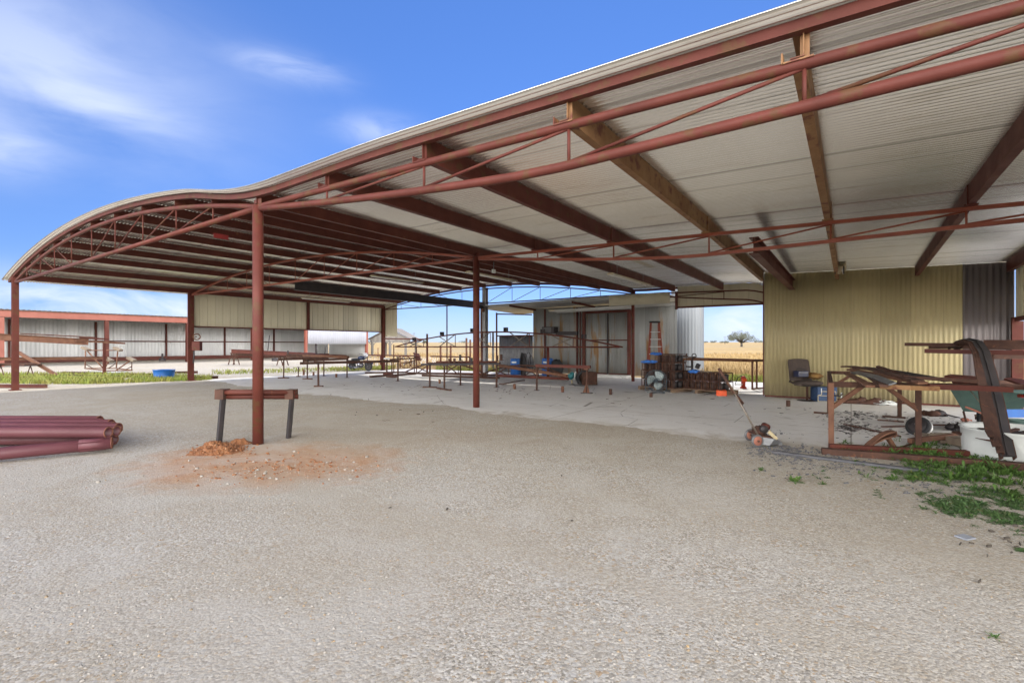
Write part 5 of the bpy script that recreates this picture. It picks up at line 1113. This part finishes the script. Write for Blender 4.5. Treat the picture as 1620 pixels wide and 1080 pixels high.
scrap('flat_bar', 'short rusty bar under the left end of the scrap pile', [(1352, 583, 1.11), (1378, 597, 1.07), (1398, 610, 1.05)], .1, .03, RUST, roll=-.1)
scrap('flat_bar', 'ochre rusted plank like bar along the front of the rack', [(1392, 611, 1.02), (1440, 613, 1.03), (1486, 614.5, 1.02)], .10, .06, TANRUST)
scrap('flat_bar', 'long bar running from the scrap pile to the far right', [(1428, 596.5, 1.12), (1490, 599.5, 1.10), (1545, 603, 1.08)], .09, .05, RUST)
scrap('flat_bar', 'lower long bar at the right of the scrap pile', [(1468, 611.5, 1.03), (1530, 613, 1.03), (1600, 616, 1.02)], .1, .07, OXIDE_D)
scrap('flat_bar', 'dark bar crossing behind the thin tilted bar', [(1365, 581, 1.15), (1420, 588, 1.14), (1500, 602, 1.08)], .09, .03, DARK, roll=.15)
for i, (pa_, pb_, w, h, lb) in enumerate(((PZ(1431, 544.5, 9.0), PZ(1720, 547, 7.6), .07, .06, 'upper long steel bar projecting left before the yellow wall'), (PZ(1463, 555, 8.8), PZ(1720, 560, 7.4), .08, .075, 'lower long steel bar projecting left before the yellow wall'), (PZ(1556, 541, 8.4), PZ(1720, 543, 7.6), .12, .08, 'dark short steel bar above the long ones at the right edge'), (PZ(1470, 549.5, 9.2), PZ(1720, 552, 8.2), .09, .05, 'thin steel bar between the two long projecting bars'))):
    steel('long_bar', lb, pa_, pb_, w, h, (RUST, OXIDE_D, RUST, RUST)[i], 'bar', 'long bars on the right rack')
p = G(1562, 688); t = thing('steel_rack', 'dark rusty post rack carrying the long bars at the right edge', 'rack', p)
for px in (1562, 1668): q = G(px, 688); P('post', RUST, t, lambda b: b.ibeam(q - V(0, 0, .05), q + V(0, 0, 1.44), .13, .15, .02, up=(1, 0, 0)))
a, c = G(1562, 688), G(1668, 688)
for z in (1.40, .93): P('arm', RUST, t, lambda b: b.bar(a + V(-.1 * CS, -.1 * SN, z), c + V(0, 0, z), .08, .09))
# curved strips hanging over that rack
for i, (ox, oy, w, lb) in enumerate(((0, 0, .12, 'broad bent steel strip hanging over the right rack, frontmost'), (-13, -3, .05, 'narrow bent strip tucked left of the broad one'), (-20, -8, .05, 'second narrow bent strip left of the broad one'), (-27, -16, .05, 'shortest bent strip at the left of the bundle'))):
    k = 1 - i * .05; pts = [PZ(1508 + i * 1.5, 549 + i, 8.9), PZ(1520 + ox * .2, 540 + i * .6, 8.5), PZ(1533 + ox * .3, 536.5 + i * .6, 8.2), PZ(1545 + ox * .4, 540 + i * .5, 7.95), PZ(1556 + ox * .5, 556 + i, 7.7), PZ(1566 + ox * .7, 590, 7.35), PZ(1578 + ox * .85, 640, 6.9), PZ(1590 + ox, 700 + oy * 1.2, 6.45), PZ(1595 + ox, 722 + oy * 2, 6.3)]
    sd2 = Vector((CS, SN, 0)); t = thing('bent_strip', lb, 'steel strip', pts[-1], 'bent strips over the right rack')
    P('strip', DARK if i == 0 else RUST, t, lambda b: b.strip(pts, w * 1.5, .02, sd2)); P('lip', RUST, t, lambda b: b.strip([q + sd2 * w * .74 + V(0, 0, -.03) for q in pts], .015, .06, sd2))
    if i == 0: P('lip', RUST, t, lambda b: b.strip([q - sd2 * w * .74 + V(0, 0, -.03) for q in pts], .015, .06, sd2)); P('ridge', DARK, t, lambda b: b.strip([q + sd2 * .0 + V(0, -.01, .014) for q in pts], .03, .012, sd2))
t = thing('folded_sheets', 'stack of folded red brown sheets on the right rack near the edge', 'sheets', PZ(1615, 610, 7.6)); 
for k in range(4): P('sheet', RUST if k % 2 else OXIDE_D, t, lambda b: b.prism([PZ(1588 + 7 * k, 598 + k, 7.8), PZ(1600 + 7 * k, 597 + k, 7.9), PZ(1670, 614 + 2 * k, 6.9), PZ(1650, 618 + 2 * k, 6.7)], (0, 0, -.03)))
t = thing('folded_sheets', 'dark red bar stack between the scrap pile and the bent strips', 'sheets', PZ(1530, 600, 8)); 
for k in range(3): P('sheet', OXIDE_D, t, lambda b: b.prism([PZ(1494 + 6 * k, 594 + 3 * k, 8.2), PZ(1504 + 6 * k, 591.5 + 3 * k, 8.5), PZ(1570, 597 + 3 * k, 8.0), PZ(1570, 602 + 3 * k, 7.6)], (0, 0, -.06)))
# wheelbarrow
wbz = 9.0; p = G(1565, 690); t = thing('wheelbarrow', 'green wheelbarrow with blue handle behind the bent strips', 'wheelbarrow', p)
def tray(b):
    lo = [PZ(x, y, z) for x, y, z in ((1524, 650, 8.9), (1600, 656, 8.3), (1612, 648, 9.2), (1535, 644, 9.6))]; hi = [PZ(x, y, z) for x, y, z in ((1501, 612, 9.0), (1652, 624, 8.0), (1660, 616, 9.4), (1512, 609, 9.9))]
    b.add(lo + hi, [(3, 2, 1, 0), (0, 1, 5, 4), (1, 2, 6, 5), (2, 3, 7, 6), (3, 0, 4, 7)])
tr_ = P('tray', GREEN, t, tray, solid=.006)
hi = [PZ(x, y, z) for x, y, z in ((1501, 612, 9.0), (1652, 624, 8.0), (1660, 616, 9.4), (1512, 609, 9.9))]; P('rim', GREEN, tr_, lambda b: b.path(hi + [hi[0]], .018, 6))
wc = G(1549, 677); wheel(t, wc + V(0, 0, .19), (CS, SN - .7, 0), .19, .07, BLACK, GREY, RUST, local=False)
for dx_ in (0, 1): P('shaft', WOOD if dx_ else RUST, t, lambda b: b.bar(wc + V(0, dx_ * .35, .20), PZ(1650, 652 - 4 * dx_, 8.0 + .5 * dx_), .04))
P('leg', RUST, t, lambda b: b.path([PZ(1524, 650, 8.8), PZ(1530, 672, 8.75), PZ(1540, 668, 9.2)], .016, 6)); P('blue_plate', BLUE, t, lambda b: b.box(PZ(1607, 653.5, 7.9), (.38, .04, .13), Matrix.Rotation(TH, 3, 'Z'))); P('stay', PINKRUST, t, lambda b: b.bar(PZ(1527, 643, 8.8), PZ(1562, 657, 8.6), .04, .03))
P('red_grip', REDP, t, lambda b: b.tube(PZ(1612, 626, 7.6), PZ(1632, 627, 7.4), .03, n=8))
p = G(1614, 692); t = thing('bucket', 'dull green bucket standing under the wheelbarrow at the right edge', 'bucket', p); P('bucket', GREEN, t, lambda b: b.lathe([(.001, 0), (.12, 0), (.15, .3), (.16, .31), (.14, .3), (.11, .02), (.001, .02)], (0, 0, 0), n=20), local=True); P('handle', GREY, t, lambda b: b.path([(-.155, 0, .28), (-.1, -.1, .2), (.1, -.1, .2), (.155, 0, .28)], .006, 5), local=True)
# white tub with scrap in it
p = G(1610, 726); t = thing('white_tub', 'big white plastic tub full of dark scrap at the right edge', 'tub', p); R = .60
P('wall', WHITE, t, lambda b: b.lathe([(.001, .02), (R * .94, 0), (R * .97, .1), (R * .985, .25), (R, .40), (R + .02, .42), (R, .43), (R - .03, .40), (R * .93, .06), (.001, .05)], (0, 0, 0), n=44), local=True)
P('contents', RUST, t, lambda b: b.lump((0, 0, .30), (R * .93, R * .93, .08), 0, 9, .25, 20, 6), local=True)
for k in range(5): P('scrap_piece', RUST if k % 2 else DARK, t, lambda b: b.bar((-.4 + .15 * k, -.35 + .1 * (k % 3), .36), (-.1 + .12 * k, .2 - .1 * k, .41), .05, .03), local=True)
p = PZ(1569, 671, 7.6); t = thing('ratchet_handle', 'small blue handle with a thin cord tied up to the rack', 'handle', p); P('grip', BLUE, t, lambda b: b.tube(PZ(1570, 663, 7.6), PZ(1571, 677, 7.6), .028, n=10)); P('ring', CREAM, t, lambda b: b.tube(PZ(1569.5, 661, 7.6), PZ(1570, 663.5, 7.6), .03, n=10)); P('cord', WOOD, t, lambda b: b.tube(PZ(1569, 661, 7.6), PZ(1523, 602, 8.1), .006, n=5))
# small litter on the slab under the rack
p = G(1453, 690); t = thing('loose_tyre', 'dark wheel with pale rim leaning behind the rack leg', 'wheel', p); wheel(t, p + V(0, .1, .17), (-.35, -.8, .55), 0.185, .1, BLACK, DARK, GREY, local=False)
P('rim_ring', ALU, t, lambda b: b.torus(p + V(-.01 + .03, .13, .145), (-.35, -.8, .55), .175, .02, 28, 6))
p = G(1393, 711); t = thing('fallen_stool', 'rusty bent frame like a fallen stool at the slab edge', 'frame', p, rz=TH)
arc = [(-.20 + .05 * k + .02, -.05, .07 + .22 * math.sin(.25 + k * .19)) for k in range(8)]
P('band', RUST_L, t, lambda b: b.strip([(-.24, 0, .03)] + arc + [(.19, -.03, .24), (.17, 0, .20)], .16, .02, (.3, 1, 0)), local=True); P('lower_band', RUST_L, t, lambda b: b.strip([(-.22, .02, .02), (-.12, 0, .10), (.02, 0, .17), (.16, 0, .21)], .14, .02, (.3, 1, 0)), local=True)
P('leg', RUST_L, t, lambda b: b.bar((-.16, 0, .08), (-.06, 0, -.01), .07, .05), local=True); P('leg', RUST_L, t, lambda b: b.bar((.10, 0, .2), (.25, .02, -.01), .06, .05), local=True)
steel('long_bar', 'rusty bar lying slantwise from the rack leg to the white tub', G(1439, 697, .10), G(1580, 681, .16), .07, .07, RUST_L, 'bar')
steel('thin_rod', 'thin rusty rod on the floor left of the rack leg', G(1412, 712, .02), G(1450, 699, .05), .03, None, RUST, 'tube', None, 'rod')
for i, (a, c, w, h, m, lb) in enumerate(((G(1300, 713, .04), G(1640, 739, .05), .12, .09, RUST, 'long rusty bar lying in the weeds along the slab edge, front one'), (G(1312, 706, .04), G(1560, 718, .05), .10, .08, OXIDE_D, 'long rusty bar lying in the weeds along the slab edge, rear one'), (G(1222, 714, .02), G(1560, 757, .02), .10, .03, SHINGLE, 'flat grey strip lying in the weeds before the rusty bars'))): steel('edge_bar', lb, a, c, w, h, m, 'bar', 'bars in the weeds')
t = tag(MB().box(G(1522, 703, .02) + V(0, .1, .06), (.52, .6, .12), Matrix.Rotation(TH + .1, 3, 'Z')).build('plank_box', WOOD, bevel=.008), 'low weathered board box on the slab left of the white tub', 'box')
t = tag(MB().box(G(1497, 700, .02) + V(.0, .25, .03), (.5, .7, .05), Matrix.Rotation(TH - .2, 3, 'Z')).build('plywood_sheet', WOOD), 'grey plywood sheet lying under the slanted rusty bar', 'plywood')
for i, (px, py, sx, sy, sz, m, lb) in enumerate(((1468, 658, .4, .16, .10, RUST, 'long dark rusty scrap heap on the slab below the yellow wall'), (1490, 659, .32, .14, .11, DARK, 'lumpy dark scrap at the right of the long scrap heap'), (1508, 681, .22, .15, .10, DARK, 'dark cloth like scrap near the white tub'), (1530, 679, .2, .14, .08, GREY, 'grey rag heap beside the dark cloth scrap'), (1548, 682, .22, .13, .09, RUST, 'rusty scrap lump against the white tub'), (1480, 688, .2, .07, .04, RUST, 'small flat rusty scrap right of the spare wheel'), (1527, 667, .14, .06, .06, PINKRUST, 'small red brick like scrap in the middle of the slab'))):
    b = MB(); g5 = random.Random(i)
    for k in range(7):
        o = Vector((g5.uniform(-sx, sx) * .7, g5.uniform(-sy, sy) * .7, g5.uniform(0, sz * .5)))
        if k % 2: b.lump(G(px, py) + o + V(0, 0, sz * .3), (sx * .35, sy * .45, sz * .6), g5.uniform(0, 3), i * 9 + k, .35, 8, 5)
        else: b.box(G(px, py) + o + V(0, 0, sz * .3), (sx * .7, sy * .25, sz * .3), Matrix.Rotation(g5.uniform(-.8, .8), 3, 'Z') @ Matrix.Rotation(g5.uniform(-.3, .3), 3, 'Y'))
    tag(b.build('scrap_heap', m), lb, 'scrap', 'scrap heaps on the slab')
for i, (a, c, w, lb) in enumerate((((1335, 671), (1425, 690), .03, 'long thin bar lying across the dark shavings'), ((1395, 675), (1432, 674), .05, 'short dark bar left of the spare wheel'), ((1388, 664), (1430, 667), .05, 'rusty bar on the slab before the rear rack leg'), ((1475, 672), (1497, 672), .06, 'short rusty bar right of the spare wheel'))): steel('floor_bar', lb, G(*a, .015), G(*c, .02), w, .03, RUST, 'bar', 'bars lying under the rack')
def litter(name, label, cat, spots, m, seed, L=(.03, .16), flat=.012):
    b = MB(); g6 = random.Random(seed)
    for (px, py, wx, wy, n) in spots:
        for i in range(n):
            q = G(px + g6.gauss(0, wx), py + g6.gauss(0, wy)); a = g6.uniform(0, 3.14) if g6.random() < .4 else g6.gauss(TH, .35); l = g6.uniform(*L); w_ = l * g6.uniform(.1, .45)
            b.box(q + V(0, 0, .012), (l, w_, flat * g6.uniform(.5, 1.6)), Matrix.Rotation(a, 3, 'Z') @ Matrix.Rotation(g6.uniform(-.25, .25), 3, 'Y'))
    return tag(b.build(name, m, local=True), label, cat, kind='stuff')
litter('metal_shavings', 'dark metal shavings scattered on the slab under the rack', 'shavings', [(1350, 655, 22, 2, 110), (1352, 677, 16, 3.5, 190), (1335, 664, 18, 3, 60), (1395, 660, 25, 3, 60), (1330, 686, 14, 4, 12), (1415, 684, 20, 3, 25), (1250, 650, 30, 8, 14), (1480, 665, 25, 5, 40)], DARK, 1, (.012, .09), .006)
litter('slab_litter', 'small dark scraps of steel scattered on the slab', 'scrap', [(800, 618, 12, 2.5, 26), (820, 623, 30, 4, 8), (700, 625, 50, 5, 7), (620, 607, 40, 4, 10), (905, 627, 40, 3, 7), (600, 665, 45, 6, 5), (1000, 640, 60, 8, 6), (640, 611, 40, 3, 7)], RUST, 2, (.02, .11), .008)
litter('broken_shingles', 'broken dark grey shingle bits lying in front of the mower', 'shingles', [(1235, 712, 24, 4, 260), (1265, 722, 40, 5, 200), (1340, 735, 55, 7, 110), (1300, 745, 50, 10, 50), (1225, 686, 18, 2.5, 40), (1470, 775, 50, 8, 40)], SHINGLE, 3, (.012, .05), .008)
litter('yard_litter', 'few bits of bark and stick on the open gravel', 'litter', [(560, 655, 60, 4, 6), (1560, 850, 40, 30, 16), (900, 820, 300, 60, 5)], BARK, 4, (.015, .045))
q = G(1527, 851); tag(MB().box(q + V(0, 0, .01), (.11, .09, .012), Matrix.Rotation(TH + .3, 3, 'Z')).build('tile_piece', mat('slate_blue_tile', (.30, .32, .36), (.25, .27, .31), 8, .5)), 'flat blue grey tile piece lying on the right foreground gravel', 'tile')
# ------------------------------------------------------------------ the left yard
t = thing('water_tub', 'round blue plastic tub standing in the grass near the second left post', 'tub', G(259.5, 600)); R = .43
P('wall', BLUE, t, lambda b: b.lathe([(.001, .02), (R * .92, 0), (R * .95, .15), (R * .93, .2), (R * .98, .34), (R, .42), (R + .03, .44), (R + .02, .46), (R - .03, .44), (R * .88, .05), (.001, .04)], (0, 0, 0), n=40), local=True)
# rack of beams at the far left
t = thing('beam_rack', 'low sawhorse rack holding steel beams at far left', 'rack', G(30, 597))
for px in (1, 48):
    q = G(px, 597); z = zat(578, 24.2)
    for s in (-.12, .12): P('leg', RUST, t, lambda b: b.bar(q + V(s, s, 0), q + V(0, 0, z), .03))
    P('head', RUST, t, lambda b: b.box(q + V(0, 0, z + .03), (.3, .9, .08), Matrix.Rotation(TH, 3, 'Z')))
P('shelf_beam', RUST, t, lambda b: b.bar(PZ(-60, 575.5, 24), PZ(56, 576, 24.3), .08, .1))
GL = 'beams on the left rack'
steel('beam', 'large rusty beam held high at the left behind the corner post', PZ(-80, 528, 21), PZ(140, 541, 24), .2, .3, RUST_L, 'i', GL, 'steel beam'); steel('beam', 'long thin beam at waist height behind the corner post', PZ(-80, 568.5, 23), PZ(170, 566, 27), .14, .16, RUST_L, 'i', GL, 'steel beam')
steel('beam', 'upper thin beam on top of the large high beam', PZ(33, 527.5, 23.5), PZ(150, 533.5, 24.5), .12, .06, RUST, 'bar', GL, 'steel beam'); steel('beam', 'short pale beam at the right end of the large high beam', PZ(120, 539, 23.6), PZ(197, 543, 25.5), .12, .08, RUST_L, 'bar', GL, 'steel beam'); steel('beam', 'short dark beam crossing at the end of the high beams', PZ(126, 534, 24.5), PZ(172, 536.5, 25.5), .14, .09, OXIDE_D, 'bar', GL, 'steel beam')
q = PZ(165, 600, 26); t = tag(MB().bar(V(q.x, q.y, 0), PZ(165, 540, 26), .12).build('prop_post', OXIDE_D), 'dark prop post under the right end of the high beams', 'post')
steel('beam', 'rusty channel leaning from the rack down into the grass', PZ(27, 557, 24.5), G(92, 596), .12, .14, RUST_L, 'chan', None, 'steel beam')
for a, c, w, lb in (((-60, 600.5), (48, 597.5), .16, 'purplish beam lying on the ground beneath the rack'), ((60, 594), (175, 595.5), .14, 'rusty beam in the grass right of the leaning channel'), ((98, 589.5), (170, 590.5), .14, 'dark beam on the pale ground behind the grass'), ((205, 592.5), (246, 592.5), .18, 'rusty bar pile in the grass left of the blue tub'), ((185, 596), (240, 597), .12, 'small rusty bar in the grass before the bar pile'), ((270, 589.5), (313, 588.5), .1, 'thin bar behind the blue tub reaching past the post'), ((306, 598.5), (345, 596.5), .14, 'rusty channel on the ground right of the second left post'), ((-60, 610.5), (75, 611), .16, 'long red beam lying on the gravel at the foot of the corner post')):
    steel('ground_beam', lb, G(*a, .06), G(*c, .06), w, .14, OXIDE if a[1] > 609 else (OXIDE_D if w > .15 else RUST), 'i', 'beams lying in the grass', 'steel beam')
# upturned pipe frame with pads
q0 = G(170, 590); t = thing('upturned_table', 'upturned brown pipe frame with pale foot pads beside the grass', 'frame', q0); Zf = 28.5
def fp(x, y, dz=0): return PZ(x, y, Zf + dz)
FR = [(134, 582.5, .6), (183, 582.5, .9), (209, 585.5, -.6), (171, 586.5, -.9)]
ring_ = [fp(*k) for k in FR]
for i in range(4): P('base_rail', RUST_L, t, lambda b: b.tube(ring_[i], ring_[(i + 1) % 4], .032, n=8))
for (x, y, d), (x2, y2) in (((136, 552.5, .7), (163, 582)), ((186.5, 553, .9), (184, 582)), ((172, 569.5, -.7), (166, 583)), ((208, 569, -.6), (183, 586))):
    P('leg', RUST_L, t, lambda b: b.tube(fp(x, y, d), fp(x2, y2, d), .035, n=8)); c = fp(x, y - 1, d); P('foot_pad', WOOD, t, lambda b: b.box(c, (.42, .3, .12), Matrix.Rotation(TH, 3, 'Z') @ Matrix.Rotation(.45, 3, 'Y')))
P('cross_rail', RUST_L, t, lambda b: b.tube(fp(140, 554, .7), fp(186, 554, .9), .03, n=8)); P('upright', RUST_L, t, lambda b: b.tube(fp(135.5, 554, .6), fp(134.5, 582, .6), .03, n=8)); P('upright', RUST, t, lambda b: b.tube(fp(208.5, 571, -.6), fp(208.5, 585, -.6), .025, n=8)); P('brace', RUST, t, lambda b: b.tube(fp(134, 575, .6), fp(146, 582, .6), .022, n=6)); P('brace', RUST, t, lambda b: b.tube(fp(209, 579, -.6), fp(198, 585, -.6), .022, n=6)); P('brace', RUST, t, lambda b: b.tube(fp(172, 582, 0), fp(183, 575, .5), .025, n=6))
tag(MB().box(G(170, 588.5, .03) + V(0, 0, .02), (1.6, .9, .04), Matrix.Rotation(TH + .12, 3, 'Z') @ Matrix.Rotation(.03, 3, 'Y')).build('white_board', WHITE), 'white board lying flat under the upturned pipe frame', 'board')
tag(MB().lump(G(204, 601.5, .06), (.22, .16, .1), .3, 5, .25, 12, 7).build('field_rock', STONE), 'pale rock lying in the grass between frame and blue tub', 'rock')
# switch gear on the second left post
p = PZ(311, 547.5, 21.8); t = thing('switch_box', 'rust red electric box hanging on the second left post', 'electrical box', p); P('case', OXIDE, t, lambda b: b.box((.05, 0, 0), (.36, .2, .40), Matrix.Rotation(TH, 3, 'Z')), local=True, bevel=.01); P('bracket', RUST, t, lambda b: b.bar((-.4, 0, .12), (.0, 0, .12), .04), local=True); P('conduit', DARK, t, lambda b: b.path([(-.02, -.1, -.2), (-.02, -.1, -.5), (-.1, -.1, -.75)], .03, 6), local=True); P('upper_valve', RUST_L, t, lambda b: b.torus((.02, 0, .42), (1, -.3, .2), .13, .025, 16, 6), local=True); P('valve_arm', RUST, t, lambda b: b.bar((-.4, 0, .4), (.0, 0, .42), .04), local=True)
# motorcycle parked in the grass
q = G(570, 586.5); t = thing('motorcycle', 'dark blue and chrome motorcycle parked in the grass under the left cladding', 'motorcycle', q, rz=TH - .45); s_ = 1.0
CHROME = mat('chrome', (.30, .30, .32), (.2, .2, .22), 8, .2, .9); BIKE = mat('bike_paint', (.02, .03, .07), (.015, .02, .045), 3, .2)
wheel(t, V(.66, 0, .30), (0, 1, 0), .30, .11, BLACK, DARK, GREY); wheel(t, V(-.66, 0, .29), (0, 1, 0), .29, .14, BLACK, DARK, GREY)
P('frame', DARK, t, lambda b: b.path([(-.66, 0, .3), (-.35, 0, .55), (.25, 0, .78), (.40, 0, .5), (.1, 0, .2), (-.3, 0, .22), (-.66, 0, .3)], .03, 6), local=True)
P('engine', CHROME, t, lambda b: b.lump((-.02, 0, .38), (.24, .16, .2), 0, 3, .15, 14, 8), local=True); P('tank', BIKE, t, lambda b: b.lump((.12, 0, .80), (.32, .15, .13), 0, 4, .03, 16, 8), local=True); P('seat', BLACK, t, lambda b: b.lump((-.38, 0, .72), (.36, .15, .08), 0, 5, .04, 16, 8), local=True)
P('front_mudguard', BIKE, t, lambda b: b.strip([(.66 + .36 * math.cos(a), 0, .30 + .36 * math.sin(a)) for a in [.4 + k * .25 for k in range(9)]], .14, .012, (0, 1, 0)), local=True); P('rear_mudguard', BIKE, t, lambda b: b.strip([(-.66 + .36 * math.cos(a), 0, .30 + .36 * math.sin(a)) for a in [.5 + k * .28 for k in range(9)]], .17, .012, (0, 1, 0)), local=True)
for s in (-.09, .09): P('fork', CHROME, t, lambda b: b.tube((.66, s, .3), (.40, s, .98), .025, n=8), local=True); P('exhaust', CHROME, t, lambda b: b.path([(.1, s * 1.6, .25), (-.2, s * 1.9, .2), (-.85, s * 1.9, .26)], .04, 8), local=True)
P('handlebar', CHROME, t, lambda b: b.path([(.22, -.4, 1.04), (.32, -.3, 1.08), (.40, -.08, .98), (.40, .08, .98), (.32, .3, 1.08), (.22, .4, 1.04)], .014, 6), local=True); P('headlight', CHROME, t, lambda b: b.lathe([(.001, -.1), (.07, -.06), (.09, .04), (.001, .06)], (.50, 0, .88), (1, 0, .1), 16), local=True); P('windscreen', WHITEW, t, lambda b: b.prism([(.46, -.2, .95), (.46, .2, .95), (.36, .14, 1.12), (.36, -.14, 1.12)], (.012, 0, .004)), local=True)
for s in (-.22, .22): P('saddlebag', BLACK, t, lambda b: b.box((-.68, s, .55), (.42, .12, .26)), local=True, bevel=.03)
p = G(613, 586, 0); t = thing('tool_chest', 'small white topped chest on a thin stand right of the motorcycle', 'chest', PZ(612, 590, 27) * Vector((1, 1, 0))); z = zat(567, 27); P('lid', WHITE, t, lambda b: b.box((0, 0, z), (.28, .22, .08)), local=True, bevel=.02); P('stand', RUST, t, lambda b: b.bar((0, 0, 0), (0, 0, z), .06), local=True)
# old implement by the pasture
q = PU(652, 586, 24.6); q.z = -.03; t = thing('farm_implement', 'rusty old spoked wheel implement in the dry grass behind the slab', 'implement', q, rz=TH)
for i, (x, y, R) in enumerate(((-.45, 0, .42), (.1, .35, .36))):
    P('wheel', RUST_L, t, lambda b: b.torus((x, y, R), (.5, -.85, 0), R, .035, 24, 6), local=True); ax_ = Vector((.5, -.85, 0)).normalized(); r1 = ax_.cross(Vector((0, 0, 1))).normalized()
    P('spokes', RUST_L, t, lambda b: [b.tube((x, y, R), Vector((x, y, R)) + (r1 * math.cos(k * .628) + Vector((0, 0, 1)) * math.sin(k * .628)) * R, .014, n=5) for k in range(10)] and None, local=True)
P('beam', RUST, t, lambda b: b.bar((-.9, -.1, .3), (.7, .2, .62), .07), local=True); P('beam', RUST, t, lambda b: b.bar((-.6, .2, .25), (.6, .1, .7), .06), local=True); P('axle', RUST, t, lambda b: b.tube((-.45, 0, .42), (.1, .35, .36), .03, n=6), local=True); P('slatted_seat', OXIDE_D, t, lambda b: b.prism([(.22, 0, .62), (.62, 0, .50), (.48, .05, 1.02), (.05, .05, 1.12)], (.02, .06, 0)), local=True)
for k in range(4): P('slat', DARK, t, lambda b: b.bar((.20 - .035 * k, -.012, .70 + .11 * k), (.60 - .03 * k, -.012, .58 + .12 * k), .03, .02), local=True)
for i, (px, Z, h, lb) in enumerate(((598, 60, 1.4, 'thin fence post leaning in the pasture under the barn roof'), (697, 34, 1.6, 'first rusty steel post in the pasture beyond the truss'), (713, 34, 1.7, 'second rusty steel post in the pasture beyond the truss'), (738, 34, 2.2, 'third rusty steel post in the pasture beyond the truss'), (744, 35, 2.1, 'fourth rusty steel post in the pasture beyond the truss'), (780, 30, 2.5, 'grey post beyond the centre column in the grass'))):
    q = PZ(px, 545, Z); q.z = -.1; tag(MB().tube(q, q + V(0, 0, h), .07 if i else .05, n=8).build('pasture_post', RUST_L if i < 5 else GREY), lb, 'post', 'posts standing in the pasture')
